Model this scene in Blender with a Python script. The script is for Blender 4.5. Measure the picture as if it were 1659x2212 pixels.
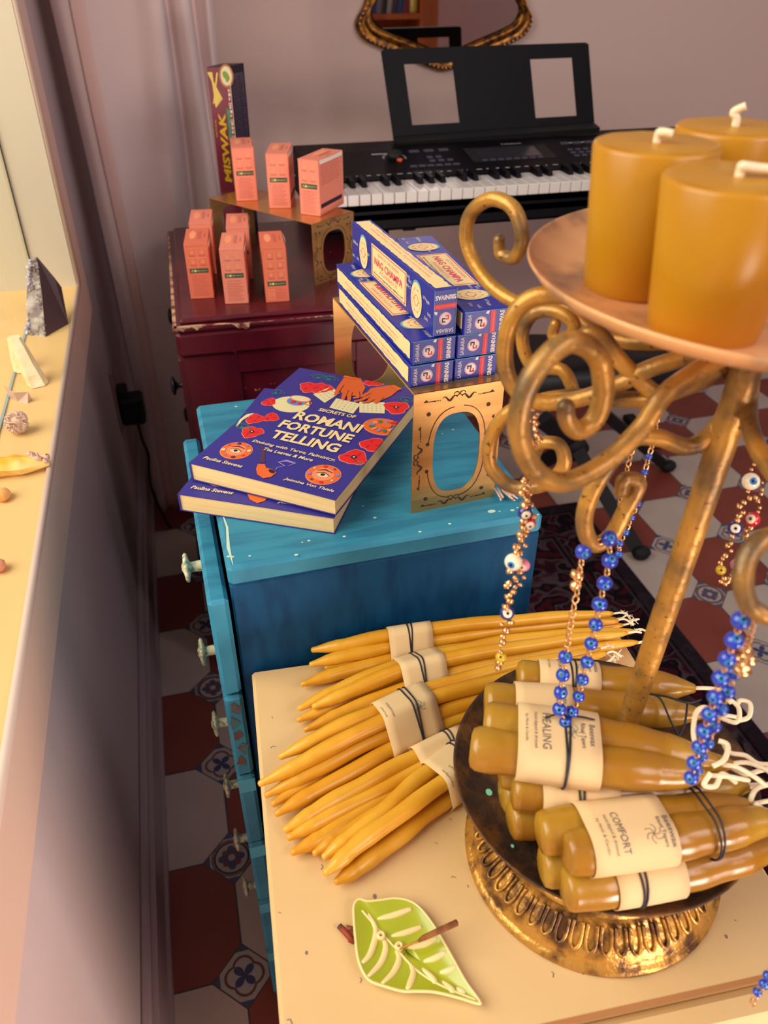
import bpy, math, random
from mathutils import Vector, Matrix, noise
for o in list(bpy.data.objects): bpy.data.objects.remove(o)
S = bpy.context.scene
COL = S.collection
PI = math.pi

# ---------------------------------------------------------------- camera
cd = bpy.data.cameras.new('camera'); cam = bpy.data.objects.new('camera', cd); COL.objects.link(cam)
YAW, PITCH, ROLL = .2553, .6188, .0017
_f = Vector((math.sin(YAW), math.cos(YAW), 0)); _r = Vector((math.cos(YAW), -math.sin(YAW), 0)); _u = Vector((0, 0, 1))
_f2 = _f*math.cos(PITCH) - _u*math.sin(PITCH); _u2 = _u*math.cos(PITCH) + _f*math.sin(PITCH)
_r3 = _r*math.cos(ROLL) + _u2*math.sin(ROLL); _u3 = -_r*math.sin(ROLL) + _u2*math.cos(ROLL)
cam.matrix_world = Matrix(((_r3.x, _u3.x, -_f2.x, .0601), (_r3.y, _u3.y, -_f2.y, -.6124), (_r3.z, _u3.z, -_f2.z, 1.2852), (0, 0, 0, 1)))
cd.sensor_fit = 'VERTICAL'; cd.sensor_height = 36; cd.sensor_width = 27; cd.lens = 1710/2212*36
cd.clip_start = .02; cd.clip_end = 60
cd.dof.use_dof = True; cd.dof.focus_distance = .74; cd.dof.aperture_fstop = 8.5
S.camera = cam

# ---------------------------------------------------------------- light
w = bpy.data.worlds.new('sky'); S.world = w; w.use_nodes = True
WN = w.node_tree.nodes; bg = WN['Background']
bg.inputs[0].default_value = (.78, .72, .80, 1); bg.inputs[1].default_value = .34
def area(name, loc, target, sx, sy, power, col):
    l = bpy.data.lights.new(name, 'AREA'); l.shape = 'RECTANGLE'; l.size = sx; l.size_y = sy; l.energy = power; l.color = col
    o = bpy.data.objects.new(name, l); COL.objects.link(o); o.location = loc
    o.rotation_euler = (Vector(target)-Vector(loc)).to_track_quat('-Z', 'Y').to_euler()
    return o
area('window_daylight', (-1.25, -.15, 2.05), (.25, .1, .75), 1.7, 1.5, 52, (1, .95, .86))
area('room_fill', (1.25, -1.45, 1.9), (.1, .9, .8), 1.4, .9, 32, (1, .90, .88))  # added fill lamp behind the camera, no window is modelled there
dl = area('left_wall_fill', (.78, -1.55, .46), (-.13, -.1, .48), .7, .5, 9, (1, .84, .72)); dl.data.spread = math.radians(75)  # added low fill to brighten the left wall, there is no doorway
S.view_settings.view_transform = 'Standard'; S.view_settings.look = 'None'
S.view_settings.gamma = 1; S.view_settings.exposure = .18; S.view_settings.use_curve_mapping = False

# ---------------------------------------------------------------- materials
def lin(c):
    return tuple(((v/255)/12.92 if v/255 <= .04045 else ((v/255+.055)/1.055)**2.4) for v in c)
MATS = {}
def mat(name, c, rough=.5, metal=0, spec=.5, c2=None, scale=20, mixlo=.45, mixhi=.6, bump=0, bscale=60, sss=0, emit=0, trans=0, chips=None, chipamt=.68, chipscale=30, stretch=None, coat=0):
    if name in MATS: return MATS[name]
    m = bpy.data.materials.new(name); m.use_nodes = True; N = m.node_tree.nodes; L = m.node_tree.links
    b = N['Principled BSDF']; col = (*lin(c), 1)
    b.inputs['Base Color'].default_value = col; b.inputs['Roughness'].default_value = rough; b.inputs['Metallic'].default_value = metal
    b.inputs['Specular IOR Level'].default_value = spec
    if coat: b.inputs['Coat Weight'].default_value = coat; b.inputs['Coat Roughness'].default_value = .15
    tc = N.new('ShaderNodeTexCoord'); src = tc.outputs['Object']
    if stretch:
        mp = N.new('ShaderNodeMapping'); mp.inputs['Scale'].default_value = stretch; L.new(src, mp.inputs['Vector']); src = mp.outputs[0]
    out = None
    if c2:
        n = N.new('ShaderNodeTexNoise'); n.inputs['Scale'].default_value = scale; n.inputs['Detail'].default_value = 6; L.new(src, n.inputs['Vector'])
        r = N.new('ShaderNodeValToRGB'); r.color_ramp.elements[0].position = mixlo; r.color_ramp.elements[1].position = mixhi
        r.color_ramp.elements[0].color = col; r.color_ramp.elements[1].color = (*lin(c2), 1)
        L.new(n.outputs['Fac'], r.inputs[0]); out = r.outputs[0]
    if chips:
        n = N.new('ShaderNodeTexNoise'); n.inputs['Scale'].default_value = chipscale; n.inputs['Detail'].default_value = 8; n.inputs['Roughness'].default_value = .65; L.new(tc.outputs['Object'], n.inputs['Vector'])
        r = N.new('ShaderNodeValToRGB'); r.color_ramp.elements[0].position = chipamt; r.color_ramp.elements[1].position = chipamt+.012
        r.color_ramp.elements[0].color = (0, 0, 0, 1); r.color_ramp.elements[1].color = (1, 1, 1, 1); L.new(n.outputs['Fac'], r.inputs[0])
        mx = N.new('ShaderNodeMix'); mx.data_type = 'RGBA'; L.new(r.outputs[0], mx.inputs['Factor'])
        if out: L.new(out, mx.inputs['A'])
        else: mx.inputs['A'].default_value = col
        mx.inputs['B'].default_value = (*lin(chips), 1); out = mx.outputs['Result']
    if out: L.new(out, b.inputs['Base Color'])
    if bump:
        n = N.new('ShaderNodeTexNoise'); n.inputs['Scale'].default_value = bscale; n.inputs['Detail'].default_value = 5; L.new(src, n.inputs['Vector'])
        bp = N.new('ShaderNodeBump'); bp.inputs['Strength'].default_value = bump; bp.inputs['Distance'].default_value = .002; L.new(n.outputs['Fac'], bp.inputs['Height']); L.new(bp.outputs[0], b.inputs['Normal'])
    if sss:
        b.inputs['Subsurface Weight'].default_value = sss; b.inputs['Subsurface Radius'].default_value = (1, .45, .1); b.inputs['Subsurface Scale'].default_value = .012
    if emit: b.inputs['Emission Color'].default_value = col; b.inputs['Emission Strength'].default_value = emit
    if trans: b.inputs['Transmission Weight'].default_value = trans
    MATS[name] = m
    return m
WHITEWALL = mat('wall_paint', (214, 186, 176), .85, bump=.08, bscale=90)
LEFTWALL = mat('left_wall_paint', (196, 178, 178), .6, bump=.05)
TRIM = mat('trim_gloss_paint', (222, 190, 172), .38, bump=.05, bscale=30)
SILL = mat('sill_cream_paint', (226, 188, 124), .5)
BASEB = mat('baseboard_paint', (170, 148, 150), .4)
CURT = mat('curtain_linen', (222, 200, 196), .9, bump=.25, bscale=900)
HEMSTRIP = mat('curtain_hem', (226, 192, 182), .9, bump=.25, bscale=900)
BLACK = mat('black_plastic', (6, 5, 12), .5, spec=.14)
BLACKM = mat('black_matte', (12, 10, 14), .7)
BTN = mat('button_grey', (72, 68, 84), .5)
LCD = mat('lcd_glass', (48, 47, 52), .2)
WKEY = mat('white_key_plastic', (214, 206, 200), .3)
ORANGE = mat('orange_knob', (214, 84, 30), .4)
PRINTW = mat('print_white', (196, 186, 182), .6)
BRASS = mat('brass_sheet', (214, 160, 96), .28, metal=.8, c2=(196, 142, 84), scale=3, bump=.02, stretch=(1, 1, 14))
CUT = mat('cut_out_shadow', (58, 40, 30), .7)
RED = mat('oxblood_paint', (84, 14, 28), .28, c2=(66, 10, 24), scale=9, chips=(206, 168, 138), chipamt=.70, chipscale=38, bump=.12, bscale=25, coat=.2)
REDCH = mat('bare_chipped_wood', (196, 156, 122), .7, c2=(112, 40, 40), scale=60)
PEWTER = mat('dark_pewter', (44, 46, 56), .35, metal=.6)
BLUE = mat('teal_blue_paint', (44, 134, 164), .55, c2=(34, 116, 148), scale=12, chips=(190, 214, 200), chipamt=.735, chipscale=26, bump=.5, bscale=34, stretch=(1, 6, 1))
BLUESHADE = mat('teal_paint_shaded', (12, 72, 112), .6, c2=(8, 60, 98), scale=14, chips=(88, 160, 170), chipamt=.75, chipscale=30, bump=.5, bscale=30, stretch=(4, 1, 1), spec=.2)  # darkened copy of the teal, shade of the dresser front put into the colour
BLUEX = mat('exposed_blue', (72, 168, 196), .5)
WOODX = mat('exposed_brown', (98, 66, 58), .7, c2=(60, 110, 120), scale=70)
KNOBM = mat('worn_cream_knob', (226, 214, 176), .5, c2=(120, 150, 124), scale=170, mixlo=.5, mixhi=.6)
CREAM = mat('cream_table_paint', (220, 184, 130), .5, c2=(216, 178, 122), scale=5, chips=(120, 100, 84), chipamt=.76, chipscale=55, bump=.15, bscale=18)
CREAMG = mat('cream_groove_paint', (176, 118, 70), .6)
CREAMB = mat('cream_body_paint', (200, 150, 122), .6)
WAX = mat('thin_beeswax', (226, 166, 46), .30, c2=(214, 148, 30), scale=18, sss=.12, bump=.12, bscale=60)
WAXF = mat('ritual_beeswax', (172, 128, 38), .24, c2=(156, 106, 28), scale=14, sss=.12, chips=(120, 60, 20), chipamt=.70, chipscale=120, bump=.25, bscale=60)
WAXT = mat('wax_tip_pale', (236, 186, 92), .4, sss=.1)
PILLAR = mat('pillar_beeswax', (184, 128, 18), .34, c2=(178, 114, 14), scale=6, sss=.15)
PILLART = mat('pillar_top_wax', (190, 128, 66), .5, c2=(206, 146, 80), scale=26, sss=.1, bump=.2)
WICK = mat('cotton_wick', (244, 222, 186), .9, bump=.4, bscale=500)
PAPER = mat('cream_paper', (222, 188, 138), .8, bump=.05)
TWINE = mat('black_waxed_twine', (24, 26, 40), .5)
INK = mat('ink_grey', (110, 96, 92), .8)
INKB = mat('ink_teal', (92, 122, 120), .8)
GOLD = mat('rubbed_gold_iron', (198, 142, 60), .38, metal=.4, c2=(112, 86, 56), scale=34, mixlo=.42, mixhi=.66, bump=.5, bscale=110, chips=(92, 64, 34), chipamt=.63, chipscale=260)
COPPER = mat('copper_plate', (236, 172, 116), .42, metal=.25, c2=(150, 112, 90), scale=24, mixlo=.50, mixhi=.68, bump=.2, bscale=70)
TRAYM = mat('patina_tray', (74, 54, 42), .5, metal=.5, c2=(116, 78, 44), scale=45, mixlo=.48, mixhi=.62, bump=.6, bscale=150)
BASEM = mat('antique_gold_base', (198, 146, 66), .3, metal=.55, c2=(96, 64, 38), scale=60, mixlo=.44, mixhi=.60, bump=.6, bscale=160)
MIRF = mat('mirror_gilt', (150, 96, 30), .3, metal=.7, c2=(74, 44, 20), scale=60)
MIRG = mat('mirror_glass', (225, 215, 215), .015, metal=1)
BEADG = mat('gold_bead', (226, 176, 110), .25, metal=.8)
PINK = mat('coral_card', (230, 134, 110), .6)
PINKD = mat('coral_card_deep', (220, 112, 82), .6)
PINKL = mat('coral_print_light', (246, 154, 112), .7)
PINKT = mat('coral_print_dark', (176, 84, 78), .7)
GREENB = mat('dark_green_label', (50, 72, 58), .6)
FLAPW = mat('card_edge_white', (238, 222, 204), .7)
MAROON = mat('maroon_card', (116, 34, 52), .45)
DKCARD = mat('dark_plum_card', (34, 22, 38), .5)
DKPRINT = mat('plum_print', (76, 62, 80), .6)
YEL = mat('yellow_print', (218, 174, 30), .5)
MINT = mat('mint_print', (120, 176, 130), .5)
STICK = mat('stick_yellow', (222, 196, 96), .6)
LEAFG = mat('print_green', (120, 150, 50), .6)
NBLUE = mat('incense_blue', (30, 42, 148), .4)
NCREAM = mat('incense_cream', (240, 212, 152), .6)
NPINK = mat('incense_pink', (226, 84, 112), .5)
NRED = mat('incense_red', (206, 26, 44), .45)
NWHITE = mat('incense_white', (228, 218, 214), .5)
NNAVY = mat('incense_navy', (26, 26, 70), .5)
NSEAL = mat('incense_seal_blue', (96, 160, 190), .5)
NSPINK = mat('incense_seal_pink', (238, 170, 160), .5)
COVER = mat('book_cover_indigo', (50, 46, 140), .42)
PAGES = mat('book_pages', (236, 206, 146), .85, c2=(228, 196, 138), scale=4, stretch=(1, 1, 260), bump=.1)
BTXT = mat('book_lettering', (240, 214, 160), .6)
BRED = mat('poppy_red', (222, 34, 40), .5)
BDK = mat('print_black', (44, 22, 38), .5)
BGRN = mat('print_leaf_green', (40, 128, 98), .5)
BORG = mat('print_orange', (230, 104, 38), .5)
BSKIN = mat('print_skin', (214, 96, 44), .5)
BPNK = mat('print_peach', (240, 140, 104), .5)
BLAV = mat('print_lavender', (150, 128, 196), .5)
BCARD = mat('print_card', (226, 214, 164), .6)
BBRN = mat('print_brown', (86, 48, 70), .5)
CHAIN = mat('rose_gold_chain', (232, 176, 122), .22, metal=.85)
EYEB = mat('cobalt_glass', (22, 58, 176), .12, coat=.5)
EYEL = mat('sky_glass', (50, 130, 200), .15)
EYEN = mat('navy_glass', (28, 36, 120), .12, coat=.5)
EYEW = mat('ivory_glass', (244, 226, 196), .15)
EYER = mat('red_glass', (206, 20, 34), .12, coat=.5)
EYEP = mat('pink_glass', (240, 140, 172), .2)
EYEY = mat('olive_yellow_glass', (200, 164, 34), .15)
EYEK = mat('pupil_black', (18, 16, 24), .2)
GLAZE = mat('green_glaze', (166, 172, 34), .22, coat=.4)
GLAZEW = mat('cream_glaze', (240, 214, 150), .3)
CINN = mat('brown_incense', (142, 84, 36), .85, c2=(112, 62, 30), scale=120)
STKY = mat('stick_ochre', (178, 124, 34), .7)
CHAR = mat('red_clay', (150, 58, 34), .7, c2=(90, 56, 50), scale=90)
AMETH = mat('amethyst', (196, 180, 214), .4, c2=(212, 222, 220), scale=60, bump=.8, bscale=220)
ROCK = mat('basalt_matrix', (132, 116, 110), .75, c2=(186, 176, 162), scale=50, bump=.8, bscale=120)
ROCKD = mat('dark_basalt', (74, 52, 56), .6, bump=.3, bscale=80)
QTZ = mat('clear_quartz', (240, 214, 158), .25, c2=(244, 228, 184), scale=40, bump=.5, bscale=90)
ROSE = mat('desert_rose', (222, 190, 166), .8, bump=.3)
CALC = mat('orange_calcite', (232, 170, 44), .3, c2=(242, 206, 120), scale=22, bump=.4)
CALCR = mat('calcite_rind', (222, 178, 156), .8, bump=.5)
PEACH = mat('peach_stone', (240, 182, 120), .35, c2=(236, 160, 70), scale=30)
PINKST = mat('pink_stone', (238, 160, 130), .4)
TWIG = mat('wood_splinter', (214, 178, 158), .8)
OAK = mat('orange_oak', (170, 88, 34), .5, c2=(150, 72, 26), scale=8, stretch=(1, 1, .1))
UPH = mat('bench_vinyl', (14, 12, 18), .5)
PLATEW = mat('switch_plate', (150, 124, 118), .5)

# ---------------------------------------------------------------- mesh helpers
def V(*a): return Vector(a)
class MB:
    def __init__(s): s.v = []; s.f = []; s.m = []; s.sm = []
    def add(s, vs, fs, mi=0, smooth=False):
        o = len(s.v); s.v += [Vector(p) for p in vs]; s.f += [tuple(i+o for i in f) for f in fs]; s.m += [mi]*len(fs); s.sm += [smooth]*len(fs); return s
    def box(s, lo, hi, mi=0, T=None, bev=0):
        x0, y0, z0 = lo; x1, y1, z1 = hi
        if bev:
            b = bev; vs = []; fs = []
            def ring(i, z): return [(x0+i, y0+b, z), (x0+b, y0+i, z), (x1-b, y0+i, z), (x1-i, y0+b, z), (x1-i, y1-b, z), (x1-b, y1-i, z), (x0+b, y1-i, z), (x0+i, y1-b, z)]
            rr = [[(x0+b, y0+b, z0), (x0+b, y0+b, z0), (x1-b, y0+b, z0), (x1-b, y0+b, z0), (x1-b, y1-b, z0), (x1-b, y1-b, z0), (x0+b, y1-b, z0), (x0+b, y1-b, z0)], ring(0, z0+b), ring(0, z1-b), [(x0+b, y0+b, z1), (x0+b, y0+b, z1), (x1-b, y0+b, z1), (x1-b, y0+b, z1), (x1-b, y1-b, z1), (x1-b, y1-b, z1), (x0+b, y1-b, z1), (x0+b, y1-b, z1)]]
            for q in rr: vs += q
            for k in range(3):
                for i in range(8):
                    j = (i+1) % 8; fs.append((k*8+i, k*8+j, k*8+8+j, k*8+8+i))
            fs.append((0, 6, 4, 2)); fs.append((24, 26, 28, 30))
        else:
            vs = [(x0, y0, z0), (x1, y0, z0), (x1, y1, z0), (x0, y1, z0), (x0, y0, z1), (x1, y0, z1), (x1, y1, z1), (x0, y1, z1)]
            fs = [(3, 2, 1, 0), (4, 5, 6, 7), (0, 1, 5, 4), (1, 2, 6, 5), (2, 3, 7, 6), (3, 0, 4, 7)]
        if T: vs = [T @ Vector(p) for p in vs]
        return s.add(vs, fs, mi)
    def prism(s, poly, z0, z1, mi=0, T=None, smooth=False):
        n = len(poly); vs = [(p[0], p[1], z0) for p in poly]+[(p[0], p[1], z1) for p in poly]
        fs = [tuple(reversed(range(n))), tuple(range(n, 2*n))]+[(i, (i+1) % n, n+(i+1) % n, n+i) for i in range(n)]
        if T: vs = [T @ Vector(p) for p in vs]
        return s.add(vs, fs, mi, smooth)
    def tube(s, path, r, n=10, mi=0, closed=False, caps=True):
        P = [Vector(p) for p in path]; K = len(P); R = r if isinstance(r, (list, tuple)) else [r]*K
        vs = []; fs = []; prev = None
        for i in range(K):
            if closed: t = P[(i+1) % K]-P[i-1]
            else: t = P[min(i+1, K-1)]-P[max(i-1, 0)]
            if t.length < 1e-9: t = Vector((0, 0, 1))
            t.normalize()
            if prev is None:
                a = Vector((0, 0, 1)) if abs(t.z) < .9 else Vector((1, 0, 0)); nx = t.cross(a).normalized()
            else: nx = (prev-t*prev.dot(t)).normalized()
            prev = nx; ny = t.cross(nx)
            for k in range(n):
                a = 2*PI*k/n; vs.append(P[i]+(nx*math.cos(a)+ny*math.sin(a))*R[i])
        for i in range(K if closed else K-1):
            j = (i+1) % K
            for k in range(n): fs.append((i*n+k, i*n+(k+1) % n, j*n+(k+1) % n, j*n+k))
        if caps and not closed: fs.append(tuple(reversed(range(n)))); fs.append(tuple(range((K-1)*n, K*n)))
        return s.add(vs, fs, mi, True)
    def lathe(s, prof, c=(0, 0, 0), n=48, mi=0, T=None):
        vs = []; fs = []; K = len(prof)
        for (r, z) in prof:
            for k in range(n):
                a = 2*PI*k/n; vs.append(Vector((c[0]+r*math.cos(a), c[1]+r*math.sin(a), c[2]+z)))
        for i in range(K-1):
            for k in range(n): fs.append((i*n+k, i*n+(k+1) % n, (i+1)*n+(k+1) % n, (i+1)*n+k))
        if prof[0][0] > 1e-6: fs.append(tuple(reversed(range(n))))
        if prof[-1][0] > 1e-6: fs.append(tuple(range((K-1)*n, K*n)))
        if T: vs = [T @ p for p in vs]
        return s.add(vs, fs, mi, True)
    def ball(s, c, r, n=10, mi=0, sc=(1, 1, 1), jit=0, seed=0):
        rnd = random.Random(seed); vs = []; fs = []; m = n//2
        for i in range(m+1):
            th = PI*i/m
            for k in range(n):
                a = 2*PI*k/n; q = 1+rnd.uniform(-jit, jit)
                vs.append((c[0]+r*sc[0]*math.sin(th)*math.cos(a)*q, c[1]+r*sc[1]*math.sin(th)*math.sin(a)*q, c[2]+r*sc[2]*math.cos(th)*q))
        for i in range(m):
            for k in range(n): fs.append((i*n+k, (i+1)*n+k, (i+1)*n+(k+1) % n, i*n+(k+1) % n))
        return s.add(vs, fs, mi, True)
    def flat(s, F, poly, lift=.0003, mi=0, th=.00015):
        # a printed shape with a hair of thickness, F = frame (o, ux, uy)
        o, ux, uy = F; nn = ux.cross(uy)
        n = len(poly); vs = [o+ux*p[0]+uy*p[1]+nn*(lift-th) for p in poly]+[o+ux*p[0]+uy*p[1]+nn*lift for p in poly]
        return s.add(vs, [tuple(range(n, 2*n))]+[(i, (i+1) % n, n+(i+1) % n, n+i) for i in range(n)], mi)
    def rect(s, F, x0, y0, x1, y1, lift=.0003, mi=0): return s.flat(F, [(x0, y0), (x1, y0), (x1, y1), (x0, y1)], lift, mi)
    def disc(s, F, cx, cy, rx, ry=None, lift=.0003, mi=0, n=28, rot=0):
        ry = ry or rx
        return s.flat(F, [(cx+rx*math.cos(a)*math.cos(rot)-ry*math.sin(a)*math.sin(rot), cy+rx*math.cos(a)*math.sin(rot)+ry*math.sin(a)*math.cos(rot)) for a in [2*PI*k/n for k in range(n)]], lift, mi)
    def stroke(s, F, pts, wd, lift=.0003, mi=0):
        o, ux, uy = F; nn = ux.cross(uy); L = [];Rr = []
        for i, p in enumerate(pts):
            a = pts[max(i-1, 0)]; b = pts[min(i+1, len(pts)-1)]; dx, dy = b[0]-a[0], b[1]-a[1]; l = math.hypot(dx, dy) or 1; ww = wd[i] if isinstance(wd, (list, tuple)) else wd
            L.append((p[0]-dy/l*ww/2, p[1]+dx/l*ww/2)); Rr.append((p[0]+dy/l*ww/2, p[1]-dx/l*ww/2))
        vs = [o+ux*p[0]+uy*p[1]+nn*lift for q in zip(Rr, L) for p in q]
        return s.add(vs, [(2*i, 2*i+2, 2*i+3, 2*i+1) for i in range(len(pts)-1)], mi)
    def ring(s, F, cx, cy, r, wd, lift=.0003, mi=0, n=32):
        o, ux, uy = F; nn = ux.cross(uy); vs = []
        for k in range(n):
            a = 2*PI*k/n
            for q in (r-wd/2, r+wd/2): vs.append(o+ux*(cx+q*math.cos(a))+uy*(cy+q*math.sin(a))+nn*lift)
        return s.add(vs, [(2*k, 2*k+1, (2*k+3) % (2*n), (2*k+2) % (2*n)) for k in range(n)], mi)
    def text(s, F, txt, cx, cy, width, height=None, lift=.00035, mi=0, bold=0, shear=0, align='C'):
        vs, fs = text_geo(txt, bold, shear)
        xs = [p[0] for p in vs]; ys = [p[1] for p in vs]; w0 = max(xs)-min(xs); h0 = max(ys)-min(ys)
        sx = width/w0; sy = height/h0 if height else sx
        o, ux, uy = F; nn = ux.cross(uy); mx = (max(xs)+min(xs))/2; my = (max(ys)+min(ys))/2
        return s.add([o+ux*(cx+(p[0]-mx)*sx)+uy*(cy+(p[1]-my)*sy)+nn*lift for p in vs], fs, mi)
    def build(s, name, mats, parent=None, world=True, smooth=None):
        if not isinstance(mats, (list, tuple)): mats = [mats]
        me = bpy.data.meshes.new(name); vs = s.v
        if parent is not None and world:
            inv = wm(parent).inverted(); vs = [inv @ p for p in vs]
        me.from_pydata([tuple(p) for p in vs], [], s.f)
        for m in mats: me.materials.append(m)
        me.polygons.foreach_set('material_index', s.m)
        me.polygons.foreach_set('use_smooth', [bool(q) if smooth is None else smooth for q in s.sm])
        me.update()
        o = bpy.data.objects.new(name, me); COL.objects.link(o)
        if parent is not None: o.parent = parent
        return o
def wm(o):
    M = Matrix.LocRotScale(o.location, o.rotation_euler, o.scale)
    return wm(o.parent) @ M if o.parent else M
_tc = {}
def text_geo(txt, bold=0, shear=0):
    k = (txt, bold, shear)
    if k in _tc: return _tc[k]
    cu = bpy.data.curves.new('t', 'FONT'); cu.body = txt; cu.size = 1; cu.offset = bold; cu.shear = shear; cu.resolution_u = 2; cu.fill_mode = 'FRONT'
    ob = bpy.data.objects.new('t', cu); COL.objects.link(ob); bpy.context.view_layer.update()
    me = bpy.data.meshes.new_from_object(ob.evaluated_get(bpy.context.evaluated_depsgraph_get()))
    r = ([tuple(v.co) for v in me.vertices], [tuple(p.vertices) for p in me.polygons])
    bpy.data.objects.remove(ob); bpy.data.curves.remove(cu); bpy.data.meshes.remove(me)
    _tc[k] = r; return r
def thing(name, label, cat, loc=(0, 0, 0), rz=0, group=None, rot=None):
    o = bpy.data.objects.new(name, None); COL.objects.link(o); o.location = loc; o.rotation_euler = rot or (0, 0, rz); o.empty_display_size = .02
    return tag(o, label, cat, group)
def tag(o, label, cat, group=None, kind=None):
    if label: o['label'] = label
    if cat: o['category'] = cat
    if group: o['group'] = group
    if kind: o['kind'] = kind
    return o
def struct(o): o['kind'] = 'structure'; return o
def copy_tree(o, parent=None):
    c = o.copy(); COL.objects.link(c); c.parent = parent
    for ch in [q for q in bpy.data.objects if q.parent == o]: copy_tree(ch, c)
    return c
def smoothpath(pts, n=8, closed=False):
    P = [Vector(p) for p in pts]; out = []; K = len(P)
    for i in range(K if closed else K-1):
        if closed: a, b, c, d = P[i-1], P[i], P[(i+1) % K], P[(i+2) % K]
        else: a, b, c, d = P[max(i-1, 0)], P[i], P[i+1], P[min(i+2, K-1)]
        for k in range(n):
            t = k/n; out.append(.5*((2*b)+(c-a)*t+(2*a-5*b+4*c-d)*t*t+(3*b-a-3*c+d)*t**3))
    if not closed: out.append(P[-1])
    return out
def lerp(a, b, t): return a+(b-a)*t
def interp(xs, ys, x):
    if x <= xs[0]: return ys[0]
    for i in range(len(xs)-1):
        if x <= xs[i+1]: return lerp(ys[i], ys[i+1], (x-xs[i])/(xs[i+1]-xs[i]))
    return ys[-1]

# ---------------------------------------------------------------- floor tiles
def floor_mat():
    m = bpy.data.materials.new('octagon_tile'); m.use_nodes = True; N = m.node_tree.nodes; L = m.node_tree.links; b = N['Principled BSDF']
    tc = N.new('ShaderNodeTexCoord'); sp = N.new('ShaderNodeSeparateXYZ'); L.new(tc.outputs['Object'], sp.inputs[0])
    def M(op, a, c=None, d=None):
        n = N.new('ShaderNodeMath'); n.operation = op
        for i, q in enumerate((a, c, d)):
            if q is None: continue
            if isinstance(q, (int, float)): n.inputs[i].default_value = q
            else: L.new(q, n.inputs[i])
        return n.outputs[0]
    def mix(f, a, c):
        n = N.new('ShaderNodeMix'); n.data_type = 'RGBA'; L.new(f, n.inputs['Factor'])
        for q, s in ((a, 'A'), (c, 'B')):
            if isinstance(q, tuple): n.inputs[s].default_value = (*lin(q), 1)
            else: L.new(q, n.inputs[s])
        return n.outputs['Result']
    u = M('DIVIDE', sp.outputs[0], .2); v = M('DIVIDE', sp.outputs[1], .2)
    par = M('FLOORED_MODULO', M('ADD', M('FLOOR', u), M('FLOOR', v)), 2)
    fu = M('SUBTRACT', u, M('ROUND', u)); fv = M('SUBTRACT', v, M('ROUND', v)); au = M('ABSOLUTE', fu); av = M('ABSOLUTE', fv)
    dia = M('ADD', au, av)
    nz = N.new('ShaderNodeTexNoise'); nz.inputs['Scale'].default_value = 9; nz.inputs['Detail'].default_value = 7; L.new(tc.outputs['Object'], nz.inputs['Vector'])
    red = mix(nz.outputs['Fac'], (112, 44, 34), (150, 72, 54)); crm = mix(nz.outputs['Fac'], (176, 158, 146), (206, 190, 178))
    base = mix(par, crm, red)
    # decorated dot
    rr = M('SQRT', M('ADD', M('MULTIPLY', fu, fu), M('MULTIPLY', fv, fv))); ang = M('ARCTAN2', fv, fu)
    kind = M('FLOORED_MODULO', M('ROUND', v), 2)
    pet = M('ABSOLUTE', M('COSINE', M('MULTIPLY', ang, 2)))
    petr = M('MULTIPLY_ADD', pet, .085, .03)
    petal = M('LESS_THAN', rr, petr)
    pet2 = M('MULTIPLY_ADD', M('ABSOLUTE', M('SINE', M('MULTIPLY', ang, 2))), .08, .02)
    petal2 = M('LESS_THAN', rr, pet2)
    ringA = M('LESS_THAN', M('ABSOLUTE', M('SUBTRACT', rr, .145)), .009)
    ringB = M('LESS_THAN', M('ABSOLUTE', M('SUBTRACT', rr, .165)), .007)
    lobe = M('MULTIPLY_ADD', pet, .035, .11)
    ringC = M('LESS_THAN', M('ABSOLUTE', M('SUBTRACT', rr, lobe)), .011)
    corner = M('MULTIPLY', M('GREATER_THAN', M('MAXIMUM', au, av), .185), 1)
    d1 = mix(petal2, (176, 166, 160), (130, 66, 54)); d1 = mix(petal, d1, (74, 76, 104)); d1 = mix(ringA, d1, (46, 38, 54)); d1 = mix(ringB, d1, (130, 66, 54)); d1 = mix(corner, d1, (76, 82, 116))
    inner = M('LESS_THAN', rr, .03); d1 = mix(inner, d1, (176, 166, 160))
    d2 = mix(petal2, (176, 166, 160), (58, 64, 104)); d2 = mix(ringC, d2, (110, 64, 60)); d2 = mix(corner, d2, (70, 76, 112))
    dots = mix(kind, d2, d1)
    isdot = M('LESS_THAN', dia, .245); colr = mix(isdot, base, dots)
    g1 = M('LESS_THAN', M('MINIMUM', au, av), .008); g2 = M('MULTIPLY', g1, M('GREATER_THAN', dia, .245)); g3 = M('LESS_THAN', M('ABSOLUTE', M('SUBTRACT', dia, .245)), .008)
    gr = M('MAXIMUM', g2, g3); colr = mix(gr, colr, (72, 60, 66))
    L.new(colr, b.inputs['Base Color']); b.inputs['Roughness'].default_value = .5
    bp = N.new('ShaderNodeBump'); bp.inputs['Strength'].default_value = .3; bp.inputs['Distance'].default_value = .001; L.new(M('SUBTRACT', 1, gr), bp.inputs['Height']); L.new(bp.outputs[0], b.inputs['Normal'])
    return m
m = MB(); m.box((-.14, -1.9, -.05), (3.6, 1.78, 0)); struct(m.build('floor', floor_mat()))

WX = -.134; WB = 1.76
# left wall with the window opening (y from -1.1 to .855, z from .795 up)
m = MB()
m.box((-.34, -1.9, 0), (WX, 1.78, .745)); m.box((-.34, .93, .745), (WX, 1.78, 2.7)); m.box((-.34, -1.9, .745), (WX, -1.15, 2.7)); m.box((-.34, -1.15, 2.3), (WX, .93, 2.7))
struct(m.build('wall_left', LEFTWALL))
m = MB(); m.box((-.34, WB, 0), (3.6, WB+.1, 2.7)); struct(m.build('wall_back', WHITEWALL))
m = MB(); m.box((-.34, -2.0, 0), (3.6, -1.9, 2.7)); struct(m.build('wall_rear', WHITEWALL))
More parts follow.
